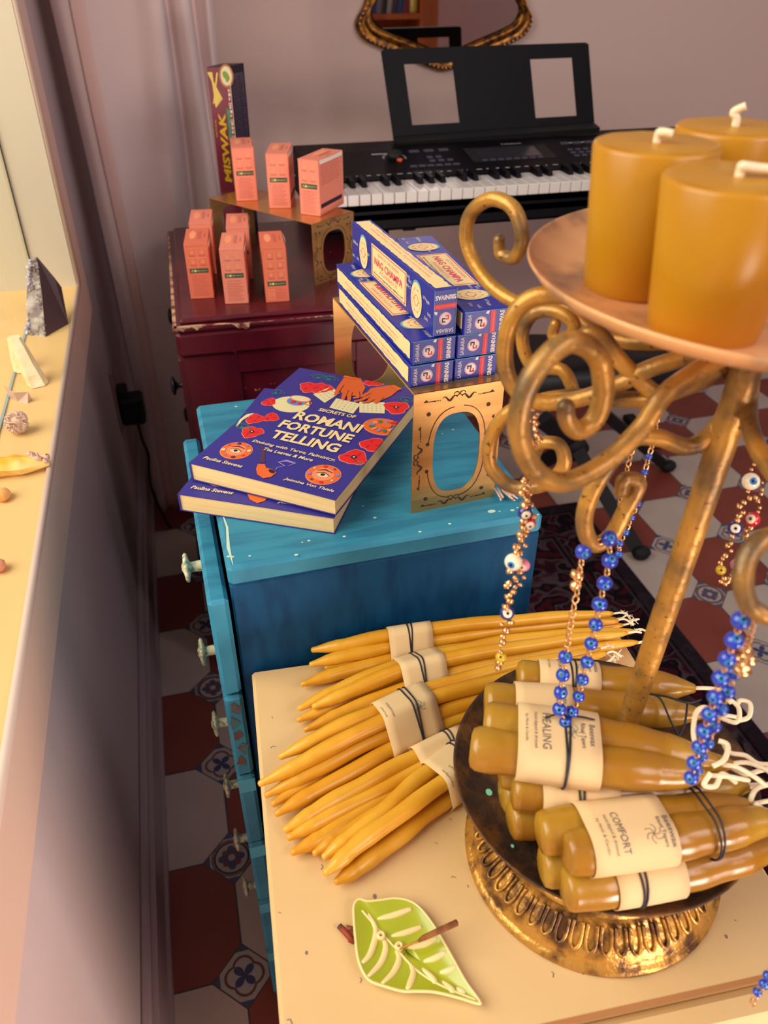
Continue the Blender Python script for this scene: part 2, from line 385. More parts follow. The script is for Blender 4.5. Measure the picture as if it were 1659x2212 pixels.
# baseboards
def baseboard(name, pts_lo, pts_hi, axis):
    m = MB(); (x0, y0), (x1, y1) = pts_lo, pts_hi
    m.box((x0, y0, 0), (x1, y1, .112))
    if axis == 'x': m.box((x0, y0, .112), (x1-.008, y1, .128), bev=.003); m.box((x0, y0, 0), (x1+.006, y1, .018))
    else: m.box((x0, y0+.008, .112), (x1, y1, .128), bev=.003)
    return struct(m.build(name, BASEB))
baseboard('baseboard_left', (WX, -1.9), (-.112, WB), 'x')
baseboard('baseboard_back', (-.1, WB-.016), (3.6, WB), 'y')
# window: sill board, jambs, casing, glass
win = struct(bpy.data.objects.new('window_1', None)); COL.objects.link(win)
m = MB(); m.box((-.34, -1.15, .745), (-.1205, .93, .797)); m.build('window_sill', SILL, win)
m = MB(); m.box((-.34, .855, .797), (-.1205, .93, 2.3)); m.box((-.34, -1.15, .797), (-.1205, -1.08, 2.3)); m.box((-.34, -1.08, 2.24), (-.1205, .855, 2.3)); m.build('jamb', mat('jamb_paint', (206, 194, 168), .6), win)
m = MB()
m.box((-.134, -1.15, .722), (-.1200, .945, .796)); m.box((-.1202, -1.15, .7215), (-.1125, .945, .7985)); m.box((-.1202, .858, .7985), (-.1125, .945, 2.4)); m.box((-.134, .931, .796), (-.1202, .945, 2.4)); m.box((-.1202, -1.16, .722), (-.1125, -1.08, 2.4)); m.box((-.1202, -1.15, 2.24), (-.1125, .945, 2.4))
m.build('casing', TRIM, win)
m = MB(); m.tube([(-.1165, -1.08, .7985), (-.1165, .858, .7985)], .0042, 12); m.tube([(-.1165, .858, .7985), (-.1165, .858, 2.25)], .0042, 12); m.build('casing_bead', mat('bead_paint', (214, 190, 176), .3), win)
m = MB(); m.box((-.1872, -1.08, .797), (-.1838, .855, .7990)); m.build('sash_rail', mat('sash_grey_blue', (150, 168, 170), .5), win)
m = MB(); m.box((-.1868, .8515, .7995), (-.1855, .8548, 2.24)); m.build('gasket', BLACK, win)
gm = bpy.data.materials.new('pane_glass'); gm.use_nodes = True; gn = gm.node_tree.nodes; gl = gm.node_tree.links
tr = gn.new('ShaderNodeBsdfTransparent'); tr.inputs[0].default_value = (.97, .97, .93, 1); gs = gn.new('ShaderNodeBsdfGlossy'); gs.inputs['Roughness'].default_value = .02; mx = gn.new('ShaderNodeMixShader'); mx.inputs[0].default_value = .06
gl.new(tr.outputs[0], mx.inputs[1]); gl.new(gs.outputs[0], mx.inputs[2]); gl.new(mx.outputs[0], gn['Material Output'].inputs[0])
m = MB(); m.box((-.192, -1.065, .7996), (-.188, .8540, 2.24)); m.build('pane', gm, win)
# outside: pale rendered house front across the lane and its pavement
m = MB(); m.box((-9, -4, -.3), (-.34, 9, -.2)); struct(m.build('ground_outside', mat('pale_pavement', (214, 200, 160), .9, c2=(200, 196, 150), scale=2)))
hs = thing('neighbour_house', 'pale cream rendered house front seen through the window on the left', 'building', (-2.6, 4.5, -.2))
m = MB(); m.box((-3.2, 1.8, -.2), (-1.0, 8.5, 4.5)); m.build('wall', mat('cream_render', (218, 206, 164), .9), hs)
m = MB(); m.box((-1.0, 3.0, 1.4), (-.98, 4.0, 2.6)); m.build('window', mat('outside_pane', (150, 166, 150), .3), hs)

# curtain with folds
plan = [(-.100, 1.285), (-.080, 1.268), (-.058, 1.266), (-.036, 1.264), (-.018, 1.266), (.010, 1.274), (.045, 1.276), (.075, 1.262), (.093, 1.275), (.098, 1.32), (.104, 1.36), (.124, 1.345), (.146, 1.335), (.164, 1.35), (.170, 1.40), (.180, 1.46), (.196, 1.45), (.212, 1.44), (.222, 1.50), (.20, 1.6)]
pl = smoothpath([(a, c, 0) for a, c in plan], 6)
def curtain_geo(i0, i1, off=0):
    m = MB(); rows = 60; n = i1-i0
    vs = []
    for j in range(rows+1):
        z = 2.62*(j/rows)+.006; low = max(0, 1-z/.75)
        for i in range(i0, i1):
            p = pl[i]; t = i/len(pl)
            dx = .010*math.sin(z*3.1+t*9)*min(1, z) - .030*low*(t-.1)*math.sin(t*7) + .012*low*math.sin(t*26+1)
            dy = .010*math.sin(z*2.3+t*14) - .012*low*math.cos(t*22)
            vs.append((p.x+dx, p.y+dy-off, z+.014*math.sin(t*15)*low))
    fs = [(j*n+i, j*n+i+1, (j+1)*n+i+1, (j+1)*n+i) for j in range(rows) for i in range(n-1)]
    m.add(vs, fs, 0, True); return m
cur = thing('curtain', 'long off-white linen curtain hanging in folds beside the window', 'curtain', (.05, 1.3, 0))
o = curtain_geo(0, len(pl)).build('fabric_panel', CURT, cur); md = o.modifiers.new('s', 'SOLIDIFY'); md.thickness = .003
o = curtain_geo(12, 20, .0035).build('side_hem', HEMSTRIP, cur); md = o.modifiers.new('s', 'SOLIDIFY'); md.thickness = .002

# wall socket plate and black adaptor with cable
sp = thing('outlet_plate', 'pale outlet cover plate on the dim wall under the window', 'outlet', (WX, 1.2, .4))
m = MB(); m.box((WX, 1.165, .325), (WX+.006, 1.25, .485), bev=.002); m.build('cover_plate', PLATEW, sp)
ad = thing('power_adaptor', 'black plug-in power adaptor with a cable on the wall outlet', 'adaptor', (WX, 1.2, .37))
m = MB(); m.box((WX+.007, 1.180, .335), (WX+.062, 1.235, .405), bev=.006); m.box((WX+.007, 1.185, .40), (WX+.03, 1.23, .43), bev=.003); m.build('adaptor_body', BLACKM, ad)
m = MB(); m.tube(smoothpath([(WX+.04, 1.208, .336), (WX+.042, 1.20, .29), (WX+.050, 1.195, .24), (WX+.042, 1.19, .18), (WX+.045, 1.19, .12), (WX+.06, 1.195, .04), (WX+.070, 1.20, .006)]), .0035, 8); m.build('cable', BLACKM, ad)

# patterned rug
def rug_mat():
    m = bpy.data.materials.new('rug_wool'); m.use_nodes = True; N = m.node_tree.nodes; L = m.node_tree.links; b = N['Principled BSDF']; b.inputs['Roughness'].default_value = 1; b.inputs['Specular IOR Level'].default_value = .1
    tc = N.new('ShaderNodeTexCoord'); sp = N.new('ShaderNodeSeparateXYZ'); L.new(tc.outputs['Object'], sp.inputs[0])
    v = N.new('ShaderNodeTexVoronoi'); v.inputs['Scale'].default_value = 26; v.feature = 'SMOOTH_F1'; nz = N.new('ShaderNodeTexNoise'); nz.inputs['Scale'].default_value = 10; nz.inputs['Detail'].default_value = 2
    mp = N.new('ShaderNodeVectorMath'); mp.operation = 'MULTIPLY_ADD'; mp.inputs[1].default_value = (.12, .12, .12); L.new(nz.outputs['Color'], mp.inputs[0]); L.new(tc.outputs['Object'], mp.inputs[2]); L.new(tc.outputs['Object'], nz.inputs['Vector']); L.new(mp.outputs[0], v.inputs['Vector'])
    r = N.new('ShaderNodeValToRGB'); e = r.color_ramp.elements; e[0].position = .0; e[0].color = (*lin((70, 22, 34)), 1); e[1].position = 1; e[1].color = (*lin((84, 70, 80)), 1)
    for p, c in ((.28, (74, 20, 32)), (.33, (20, 16, 24)), (.45, (24, 18, 28)), (.50, (92, 76, 82)), (.60, (64, 20, 32)), (.75, (22, 24, 36))): q = e.new(p); q.color = (*lin(c), 1)
    L.new(v.outputs['Distance'], r.inputs[0])
    wv = N.new('ShaderNodeTexWave'); wv.inputs['Scale'].default_value = 60; wv.bands_direction = 'Y'; wv.inputs['Distortion'].default_value = 1.5; L.new(tc.outputs['Object'], wv.inputs['Vector'])
    # border bands measured from the long edge at x = .53 and short edge at y = .93
    def M(op, a, c):
        n = N.new('ShaderNodeMath'); n.operation = op
        for i, q in enumerate((a, c)):
            if isinstance(q, (int, float)): n.inputs[i].default_value = q
            else: L.new(q, n.inputs[i])
        return n.outputs[0]
    dx = M('SUBTRACT', .3075, M('ABSOLUTE', sp.outputs[0], 0)); dy = M('SUBTRACT', .95, M('ABSOLUTE', sp.outputs[1], 0)); d = M('MINIMUM', dx, dy)
    outc = b.inputs['Base Color']; cur_ = r.outputs[0]
    for lo, hi, c in ((.0, .035, (46, 36, 44)), (.035, .041, (14, 12, 18)), (.041, .048, (70, 54, 60)), (.125, .131, (70, 54, 60)), (.131, .139, (14, 12, 18)), (.139, .145, (80, 60, 66))):
        f = M('MULTIPLY', M('GREATER_THAN', d, lo), M('LESS_THAN', d, hi)); f2 = M('MULTIPLY', f, .85)
        mx = N.new('ShaderNodeMix'); mx.data_type = 'RGBA'; L.new(f2, mx.inputs['Factor']); L.new(cur_, mx.inputs['A']); mx.inputs['B'].default_value = (*lin(c), 1); cur_ = mx.outputs['Result']
    mx = N.new('ShaderNodeMix'); mx.data_type = 'RGBA'; mx.blend_type = 'MULTIPLY'; mx.inputs['Factor'].default_value = .45; L.new(cur_, mx.inputs['A']); L.new(wv.outputs['Color'], mx.inputs['B']); L.new(mx.outputs['Result'], outc)
    bp = N.new('ShaderNodeBump'); bp.inputs['Strength'].default_value = .6; bp.inputs['Distance'].default_value = .003; L.new(wv.outputs['Fac'], bp.inputs['Height']); L.new(bp.outputs[0], b.inputs['Normal'])
    return m
rg = MB(); rg.box((-.3075, -.95, 0), (.3075, .95, .008)); o = rg.build('rug', rug_mat()); o.location = (.7475, .085, 0); tag(o, 'dark maroon patterned wool rug lying on the tiled floor', 'rug')

# ---------------------------------------------------------------- mirror on the back wall
mr = thing('wall_mirror', 'gilt-framed fan-shaped mirror hanging above the electric keyboard', 'mirror', (.84, WB, 1.3))
half = [(0, 1.012), (.10, 1.042), (.205, 1.078), (.236, 1.098), (.246, 1.13), (.218, 1.18), (.175, 1.33), (.15, 1.42), (.11, 1.50), (0, 1.55)]
def shape(s, inset=0):
    h = [(a*s, 1.27+(z-1.27)*s) for a, z in half]
    P = [(a, 0, z) for a, z in h]+[(-a, 0, z) for a, z in reversed(h[1:-1])]
    return smoothpath(P, 5, True)
def loop(sc, y): return [Vector((.844+p.x, WB+y, p.z)) for p in shape(sc)]
secs = [(1.0, -.003), (1.0, -.02), (.97, -.028), (.94, -.02), (.91, -.022), (.88, -.030), (.85, -.024), (.83, -.012), (.82, -.008)]
m = MB(); rings = [loop(a, b) for a, b in secs]; n = len(rings[0]); vs = [p for r in rings for p in r]
m.add(vs, [(i*n+k, i*n+(k+1) % n, (i+1)*n+(k+1) % n, (i+1)*n+k) for i in range(len(secs)-1) for k in range(n)], 0, True); m.build('frame', MIRF, mr)
m = MB(); lp = loop(.972, -.031); acc = 0
for k in range(n):
    a, b = lp[k], lp[(k+1) % n]; q = (b-a).length
    while acc < q: m.ball(a.lerp(b, acc/q), .0033, 6); acc += .0125
    acc -= q
tag(m.build('bead_trim', BEADG, mr), 'row of small bright gilt beads', None)
m = MB(); lp = [p+V(0, (p.z-1.27)*.03, 0) for p in loop(.825, -.013)]; m.add(lp, [tuple(range(n))], 0); m.build('mirror_glass', MIRG, mr)
m = MB(); c = (0.8329,1.7300,1.0237)
for k in range(6): m.ball((c[0]+.009*math.cos(k*PI/3), WB-.018, c[2]+.009*math.sin(k*PI/3)), .0055, 8)
m.ball((c[0], WB-.022, c[2]), .006, 8); m.build('rosette', MIRF, mr)

# ---------------------------------------------------------------- bookcase standing behind the viewer (seen in the mirror)
bk = thing('bookcase', 'orange wooden bookcase whose shelf of books shows in the mirror', 'bookcase', (1.30, -1.35, 0))
m = MB(); m.box((.86, -1.5, 0), (.90, -1.2, 1.9)); m.build('side_panel', OAK, bk)
m = MB(); m.box((1.66, -1.48, 0), (1.77, -1.2, 1.9)); m.build('side_panel', OAK, bk)
m = MB(); m.box((.90, -1.5, 0), (1.77, -1.48, 1.9)); m.build('back_panel', OAK, bk)
for z in (.05, .40, .76, 1.12, 1.48, 1.86):
    m = MB(); m.box((.90, -1.48, z), (1.66, -1.2, z+.03)); m.build('shelf', OAK, bk)
rnd = random.Random(4); x = .93
cols = [(60, 50, 70), (40, 70, 110), (120, 40, 50), (70, 90, 90), (50, 60, 120), (110, 104, 110), (36, 34, 50), (150, 140, 130)]
bdesc = ['dark plum', 'deep blue', 'dull red', 'grey green', 'bright blue', 'pale grey', 'black', 'off-white']
i = 0
while x < 1.56:
    t = rnd.uniform(.018, .036); h = rnd.uniform(.20, .28); c = cols[i % 8]
    m = MB(); m.box((0, -1.42, 0), (t, -1.24, h), bev=.002); o = m.build('book', mat('spine_%d' % (i % 8), c, .5)); o.location = (x+.06, 0, 1.152); o.rotation_euler = (0, .16, 0)
    tag(o, '%s book leaning on the orange bookcase shelf, reflected in the mirror' % bdesc[i % 8], 'book', 'books on the bookcase shelf')
    x += t+.004; i += 1
m = MB(); m.lathe([(.0, 0), (.022, 0), (.024, .01), (.024, .07), (.015, .085), (.015, .1), (0, .1)], (1.63, -1.24, 1.151), 20); o = m.build('jar', mat('ochre_jar', (176, 150, 60), .3)); tag(o, 'small ochre jar on the bookcase shelf, reflected in the mirror', 'jar')

# ---------------------------------------------------------------- electric keyboard
KX0 = .343; KX1 = 1.505; KY = .935
kb = thing('electric_keyboard', 'black electric keyboard with a music rest standing in front of the back wall', 'keyboard', (.92, 1.1, .83))
m = MB()
m.box((KX0, KY, .828), (KX1, 1.29, .868), bev=.006)
prof = [(KY+.0, .868), (1.045, .868), (1.045, .900), (1.06, .903), (1.20, .925), (1.27, .930), (1.29, .922), (1.29, .868)]
vs = [(KX0, y, z) for y, z in prof]+[(KX1, y, z) for y, z in prof]; n = len(prof)
m.add(vs, [tuple(range(n)), tuple(reversed(range(n, 2*n)))]+[(i, n+i, n+(i+1) % n, (i+1) % n) for i in range(n)])
m.box((KX0, KY, .865), (.366, 1.05, .898), bev=.003); m.box((1.462, KY, .865), (KX1, 1.05, .898), bev=.003)
m.box((.366, KY, .85), (1.462, KY+.012, .868))
m.build('body', BLACK, kb)
X0 = .394-.0235
nw = 46
for i in range(nw):
    m = MB(); xa = X0+i*.0235; m.box((xa+.0006, .949, .876), (xa+.0229, 1.046, .897), bev=.0012); m.build('white_key', WKEY, kb)
pat = [0, 1, 3, 4, 5]
for i in range(nw-1):
    # photo order of the black groups: the left-most full pair starts at the second white key
    if (i+3) % 7 in (0, 1, 3, 4, 5):
        m = MB(); xa = X0+(i+1)*.0235; yb = .949+.052
        vs = [(xa-.0055, yb, .897), (xa+.0055, yb, .897), (xa+.0055, 1.046, .897), (xa-.0055, 1.046, .897), (xa-.0043, yb+.006, .909), (xa+.0043, yb+.006, .909), (xa+.0043, 1.046, .911), (xa-.0043, 1.046, .911)]
        m.add(vs, [(3, 2, 1, 0), (4, 5, 6, 7), (0, 1, 5, 4), (1, 2, 6, 5), (2, 3, 7, 6), (3, 0, 4, 7)]); m.build('black_key', BLACK, kb)
PF = (V(KX0, 1.06, .903), V(1, 0, 0), V(0, .14, .022).normalized())
m = MB()
for k in range(52): m.rect(PF, .03+k*.0218, .006, .03+k*.0218+(.012 if k % 2 else .009), .0085)
m.text(PF, 'YAMAHA', .485, .139, .05, .006); m.rect(PF, .155, .118, .19, .122); m.rect(PF, .62, .125, .66, .129); m.text(PF, 'PSR-EW310', .70, .108, .045, .005)
m.build('panel_print', PRINTW, kb)
m = MB(); m.rect(PF, .365, .045, .56, .125, .0006)
m.build('display_surround', BLACKM, kb)
m = MB(); m.rect(PF, .385, .062, .53, .115, .0012); m.build('display_screen', LCD, kb)
def btn(x, y, wd=.012, hh=.006):
    b = MB(); o, ux, uy = PF; nn = ux.cross(uy)
    T = Matrix((( ux.x, uy.x, nn.x, o.x), (ux.y, uy.y, nn.y, o.y), (ux.z, uy.z, nn.z, o.z), (0, 0, 0, 1)))
    b.box((x, y, 0), (x+wd, y+hh, .0025), 0, T); b.build('button', BTN, kb)
for k in range(8): btn(.385+k*.0185, .048)
for k in range(6): btn(.22+k*.019, .036, .014)
for r_ in range(3):
    for k in range(6): btn(.60+k*.019, .045+r_*.018, .012)
for k in range(4): btn(.60+k*.03, .118, .02, .009)
for k in range(3): btn(.24+(k % 3)*.034, .118, .022, .009)
for k in range(5): btn(.27+(k % 3)*.02, .060+(k//3)*.02, .012, .008)
m = MB(); o_, ux, uy = PF; nn = ux.cross(uy); c = o_+ux*.2+uy*.095
m.tube([c, c+nn*.012], .016, 24); m.build('dial', BLACKM, kb)
m = MB(); c2 = c-uy*.022+ux*.006; m.tube([c2, c2+nn*.006], .007, 4); m.build('indicator_light', ORANGE, kb)
m = MB()
for k in range(24):
    a = -.3+k*.15
    if a < 3.5: m.stroke(PF, [(.2+.022*math.cos(a), .095+.022*math.sin(a)), (.2+.026*math.cos(a), .095+.026*math.sin(a))], .002)
m.build('dial_marks', PRINTW, kb)
# speaker slot line on the left of the panel
m = MB(); m.stroke(PF, [(.02+.12*t/20, .028+.05*(abs(t/20-.25))**2*3) for t in range(21)], .0022); m.build('speaker_line', BLACKM, kb)
# music rest
A0 = V(.570, 1.255, .926); A1 = V(1.066, 1.262, .935); B0 = V(.551, 1.302, 1.107); B1 = V(1.040, 1.302, 1.110)
def RP(u, v, off=0):
    p = A0.lerp(A1, u).lerp(B0.lerp(B1, u), v); nn = (A1-A0).cross(B0-A0).normalized(); return p+nn*off
def rest_poly(m, quad):
    vs = [RP(u, v, .003) for u, v in quad]+[RP(u, v, -.003) for u, v in quad]; n = len(quad)
    m.add(vs, [tuple(range(n)), tuple(reversed(range(n, 2*n)))]+[(i, n+i, n+(i+1) % n, (i+1) % n) for i in range(n)])
m = MB()
rest_poly(m, [(0, .08), (1, .08), (1, .17), (0, .19)]); rest_poly(m, [(0, .84), (1, .84), (1, .98), (.985, 1), (.015, 1), (0, .98)])
rest_poly(m, [(0, .17), (.095, .17), (.095, .85), (0, .85)]); rest_poly(m, [(.325, .17), (.70, .17), (.70, .85), (.325, .85)]); rest_poly(m, [(.915, .17), (1, .17), (1, .85), (.915, .85)])
m.build('music_rest', BLACK, kb)
m = MB(); vs = [RP(0, .08, .0), RP(1, .08, 0), RP(1, 0, .028), RP(0, 0, .028), RP(0, .06, -.006), RP(1, .06, -.006), RP(1, -.06, .02), RP(0, -.06, .02)]
m.add(vs, [(0, 1, 2, 3), (7, 6, 5, 4), (3, 2, 6, 7), (0, 4, 5, 1), (0, 3, 7, 4), (1, 5, 6, 2)]); m.build('rest_ledge', BLACKM, kb)
# stand carrying the keyboard
st = thing('keyboard_stand', 'black folding stand holding up the electric keyboard', 'stand', (1.2, 1.16, 0))
for xa in (.52, 1.42):
    m = MB(); m.box((xa, 1.0, .806), (xa+.03, 1.3, .828), bev=.003); m.build('support_arm', BLACKM, st)
m = MB(); m.tube([(.535, 1.22, .815), (.535, 1.24, .02)], .014, 10); m.build('leg', BLACKM, st)
m = MB(); m.tube([(1.435, 1.22, .815), (1.435, 1.34, .02)], .014, 10); m.build('leg', BLACKM, st)
m = MB(); m.box((.51, 1.05, 0), (.55, 1.40, .022), bev=.004); m.build('foot', BLACKM, st)
m = MB(); m.box((1.42, 1.25, 0), (1.46, 1.45, .022), bev=.004); m.build('foot', BLACKM, st)

# bench in front of it
bn = thing('keyboard_bench', 'black padded folding bench with crossed legs below the keyboard', 'bench', (1.05, 1.04, 0))
c0, c1, c2_, c3 = V(.80, .935, 0), V(1.215, .915, 0), V(1.30, 1.10, 0), V(.86, 1.20, 0)
m = MB(); rows = []
for z, ins in ((.405, .01), (.41, 0), (.445, -.004), (.462, .006), (.470, .03), (.473, .07)):
    ce = (c0+c1+c2_+c3)/4; rows.append([p+(ce-p).normalized()*ins+V(0, 0, z) for p in smoothpath([c0.lerp(c1, .04), c0.lerp(c1, .5), c1.lerp(c0, .04), c1.lerp(c2_, .1), c2_.lerp(c1, .1), c2_.lerp(c3, .04), c2_.lerp(c3, .5), c3.lerp(c2_, .04), c3.lerp(c0, .1), c0.lerp(c3, .1)], 4, True)])
n = len(rows[0]); m.add([p for r_ in rows for p in r_], [(i*n+k, i*n+(k+1) % n, (i+1)*n+(k+1) % n, (i+1)*n+k) for i in range(5) for k in range(n)]+[tuple(reversed(range(n))), tuple(range(5*n, 6*n))], 0, True); m.build('cushion', UPH, bn)
pv = V(*(1.0005,1.0073,0.2200)); ft = V(*(1.1042,0.7725,0.0140)); up = V(*(0.8542,0.9246,0.3600))
def bar(name, a, b, w_, t_, par, mt=BLACKM):
    m = MB(); d = (b-a).normalized(); sx_ = d.cross(V(0, 1, .2)).normalized(); sy_ = d.cross(sx_)
    vs = [p+sx_*i*w_+sy_*j*t_ for p in (a, b) for i, j in ((-1, -1), (1, -1), (1, 1), (-1, 1))]
    m.add(vs, [(3, 2, 1, 0), (4, 5, 6, 7), (0, 1, 5, 4), (1, 2, 6, 5), (2, 3, 7, 6), (3, 0, 4, 7)]); return m.build(name, mt, par)
bar('leg', up, pv, .020, .012, bn); bar('leg', pv, ft, .018, .012, bn)
up2 = V(*(1.0940,1.0798,0.2800)); ft2 = V(*(1.3949,1.1303,0.0140)); bar('leg', up2, ft2, .014, .012, bn)
up3 = up2+(up2-ft2).normalized()*.16; bar('leg', up2, up3, .014, .012, bn)
bar('leg', pv, V(*(0.9372,1.1020,0.1000)), .02, .012, bn)
m = MB(); m.tube([pv-V(0, .022, .01), pv+V(0, .03, 0)], .034, 20); m.build('pivot_disc', BLACKM, bn)
for p in (ft, ft2):
    m = MB(); m.ball(p+V(0, -.006, .006), .026, 12, sc=(1, .8, .75)); m.build('rubber_foot', BLACKM, bn)

# ---------------------------------------------------------------- oxblood cabinet
rc = thing('red_cabinet', 'chipped oxblood red wooden cabinet behind the blue dresser', 'cabinet', (.036, .614, 0), math.radians(-1.2))
W_, D_ = .385, .545
m = MB(); m.box((.012, .012, .796), (W_-.012, D_-.012, .806), bev=.004); m.box((.0, .0, .788), (W_, D_, .797), bev=.003); m.box((0.002, .002, .742), (W_-.002, D_-.002, .789), bev=.008); m.build('lid', RED, rc, world=False)
rnd = random.Random(3); m = MB()
# bare wood where paint has chipped along the lid edges
def chipline(m, a, b, nrm, hh, seed, dens=.75):
    rr = random.Random(seed); L_ = (b-a).length; n = int(L_/.004); d = (b-a)/n; topo = [];
    hprev = hh*.3
    for i in range(n):
        h2 = max(0, min(hh, hprev+rr.uniform(-.4, .4)*hh)) if rr.random() < dens else hh*.05
        p, q = a+d*i, a+d*(i+1); dn = V(0, 0, -1)
        m.add([p+nrm, q+nrm, q+nrm+dn*h2, p+nrm+dn*hprev], [(3, 2, 1, 0)], 0); hprev = h2
chipline(m, V(0, 0, .7975), V(.12, 0, .7975), V(0, -.0006, 0), .012, 1, .95); chipline(m, V(.12, 0, .7975), V(W_, 0, .7975), V(0, -.0006, 0), .005, 2); chipline(m, V(.0, 0.002, .789), V(.0, .0025, .745), V(-.0006, -.0006, 0), .004, 4)
for i in range(60):
    y = i*D_/60
    if rnd.random() < .8: m.add([(-.0006, y, .797), (-.0006, y+D_/60, .797), (-.0006, y+D_/60, .797-rnd.uniform(.001, .006)), (-.0006, y, .797-rnd.uniform(.001, .006))], [(0, 1, 2, 3)])
m.add([(.0, .0, .7974), (.10, .0, .7974), (.08, .006, .7974), (.03, .009, .7974), (.004, .008, .7974)], [(0, 1, 2, 3, 4)])
m.add([(.0, .0, .7974), (.006, .0, .7974), (.005, .2, .7974), (.003, .54, .7974), (0, .54, .7974)], [(0, 1, 2, 3, 4)])
tag(m.build('bare_edge', REDCH, rc, world=False), 'bare pale wood where the lid paint has chipped off', None)
m = MB(); m.box((.018, .02, .05), (W_-.015, D_-.012, .744)); m.build('body', RED, rc, world=False)
m = MB(); m.box((.010, .012, .03), (.098, .022, .744), bev=.002); m.box((W_-.09, .012, .03), (W_-.008, .022, .744), bev=.002); m.box((.096, .012, .705), (W_-.088, .022, .744), bev=.002); m.box((.096, .012, .03), (W_-.088, .022, .12), bev=.002); m.build('side_frame', RED, rc, world=False)
for k in range(3):
    z1 = .735-k*.235; f = MB(); f.box((.0, .022, z1-.225), (.018, D_-.014, z1), bev=.003); dr = f.build('drawer', RED, rc, world=False)
    for y in ((.105, .44) if k == 0 else (.105, .44)):
        f = MB(); T = Matrix.Translation((0, y, z1-.085)) @ Matrix.Rotation(-PI/2, 4, 'Y')
        f.lathe([(.007, 0), (.005, .004), (.0045, .011), (.009, .014), (.0165, .0165), (.017, .019), (.012, .022), (0, .023)], n=24, T=T); f.build('knob', PEWTER, dr, world=False)
for (x, y) in ((.02, .03), (W_-.05, .03), (.02, D_-.05), (W_-.05, D_-.05)):
    m = MB(); m.box((x, y, 0), (x+.035, y+.035, .05)); m.build('leg', RED, rc, world=False)

# ---------------------------------------------------------------- blue dresser
bd_ = thing('blue_dresser', 'tall narrow teal blue painted dresser with worn paint, carrying two books', 'dresser', (.062, -.069, 0), math.radians(1.2))
W_, D_ = .298, .312
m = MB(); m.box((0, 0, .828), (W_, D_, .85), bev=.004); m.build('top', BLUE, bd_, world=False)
m = MB(); m.box((0.0005, .001, .03), (W_-.001, D_-.002, .829), bev=.002); m.build('carcass', BLUESHADE, bd_, world=False)
rnd = random.Random(8); m = MB()
for i in range(26):
    x = rnd.uniform(.003, W_); y = rnd.choice([rnd.uniform(.0, .02), rnd.uniform(0, D_)]); r_ = rnd.uniform(.0006, .0016)
    m.disc((V(x, y, .85), V(1, 0, 0), V(0, 1, 0)), 0, 0, r_*1.4, r_, .0002, n=7)
m.stroke((V(.0, .0, .85), V(1, 0, 0), V(0, 1, 0)), [(.006, .004), (.005, .03), (.0075, .06), (.005, .09)], [.0005, .003, .002, .0005], .0003)
for x in (.252,): m.disc((V(x-.145+.145, .018, .85), V(1, 0, 0), V(0, 1, 0)), 0, 0, .004, .0025, .0003, n=9)
tag(m.build('paint_chips', mat('chip_pale', (196, 216, 196), .7), bd_, world=False), 'pale chips in the blue paint', None)
fr = MB(); fr.box((-.021, -.006, .03), (-.003, .002, .822), bev=.002); 
zt = .820; hs_ = [.122, .122, .122, .122, .122, .122]
for k, h in enumerate(hs_):
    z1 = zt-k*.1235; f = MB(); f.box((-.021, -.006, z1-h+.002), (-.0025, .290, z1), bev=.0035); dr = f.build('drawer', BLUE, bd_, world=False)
    f = MB()
    if k == 1:
        rr = random.Random(5)
        for q in range(5):
            c = (rr.uniform(-.003, .003), -q*.020); P8 = [(c[0]+rr.uniform(.5, 1.1)*.0065*math.cos(a), c[1]+rr.uniform(.4, 1.2)*.009*math.sin(a)) for a in [2*PI*t/11 for t in range(11)]]
            f.flat((V(-.012, -.0064, z1-.016), V(1, 0, 0), V(0, 0, 1)), [(max(-.0085, min(.0085, p[0])), p[1]) for p in P8], .0003)
        f.build('worn_patch', WOODX, dr, world=False)
    elif k == 0: pass
    else:
        f.box((-.0205, -.0068, z1-.024), (-.003, -.0055, z1-.004)); f.build('worn_patch', BLUEX, dr, world=False)
    f = MB(); T = Matrix.Translation((-.020, .128, z1-.062)) @ Matrix.Rotation(-PI/2, 4, 'Y')
    vs = []; prof = [(.0058, -.002), (.0058, .004), (.0055, .012), (.0065, .0135), (.0135, .0155), (.0145, .0175), (.0125, .0195), (.006, .0205), (.003, .022), (0, .022)]
    nn_ = 32
    for (r_, z_) in prof:
        for a in range(nn_):
            an = 2*PI*a/nn_; q = r_*(1+.11*math.cos(8*an)) if r_ > .01 else r_
            vs.append(T @ V(q*math.cos(an), q*math.sin(an), z_))
    f.add(vs, [(i*nn_+a, i*nn_+(a+1) % nn_, (i+1)*nn_+(a+1) % nn_, (i+1)*nn_+a) for i in range(len(prof)-1) for a in range(nn_)], 0, True); kn = f.build('knob', KNOBM, dr, world=False)
for (x, y) in ((-.018, .0), (W_-.04, .0), (-.018, D_-.05), (W_-.04, D_-.05)):
    m = MB(); m.box((x, y+.002, 0), (x+.035, y+.037, .08), bev=.003); m.build('leg', BLUESHADE, bd_, world=False)

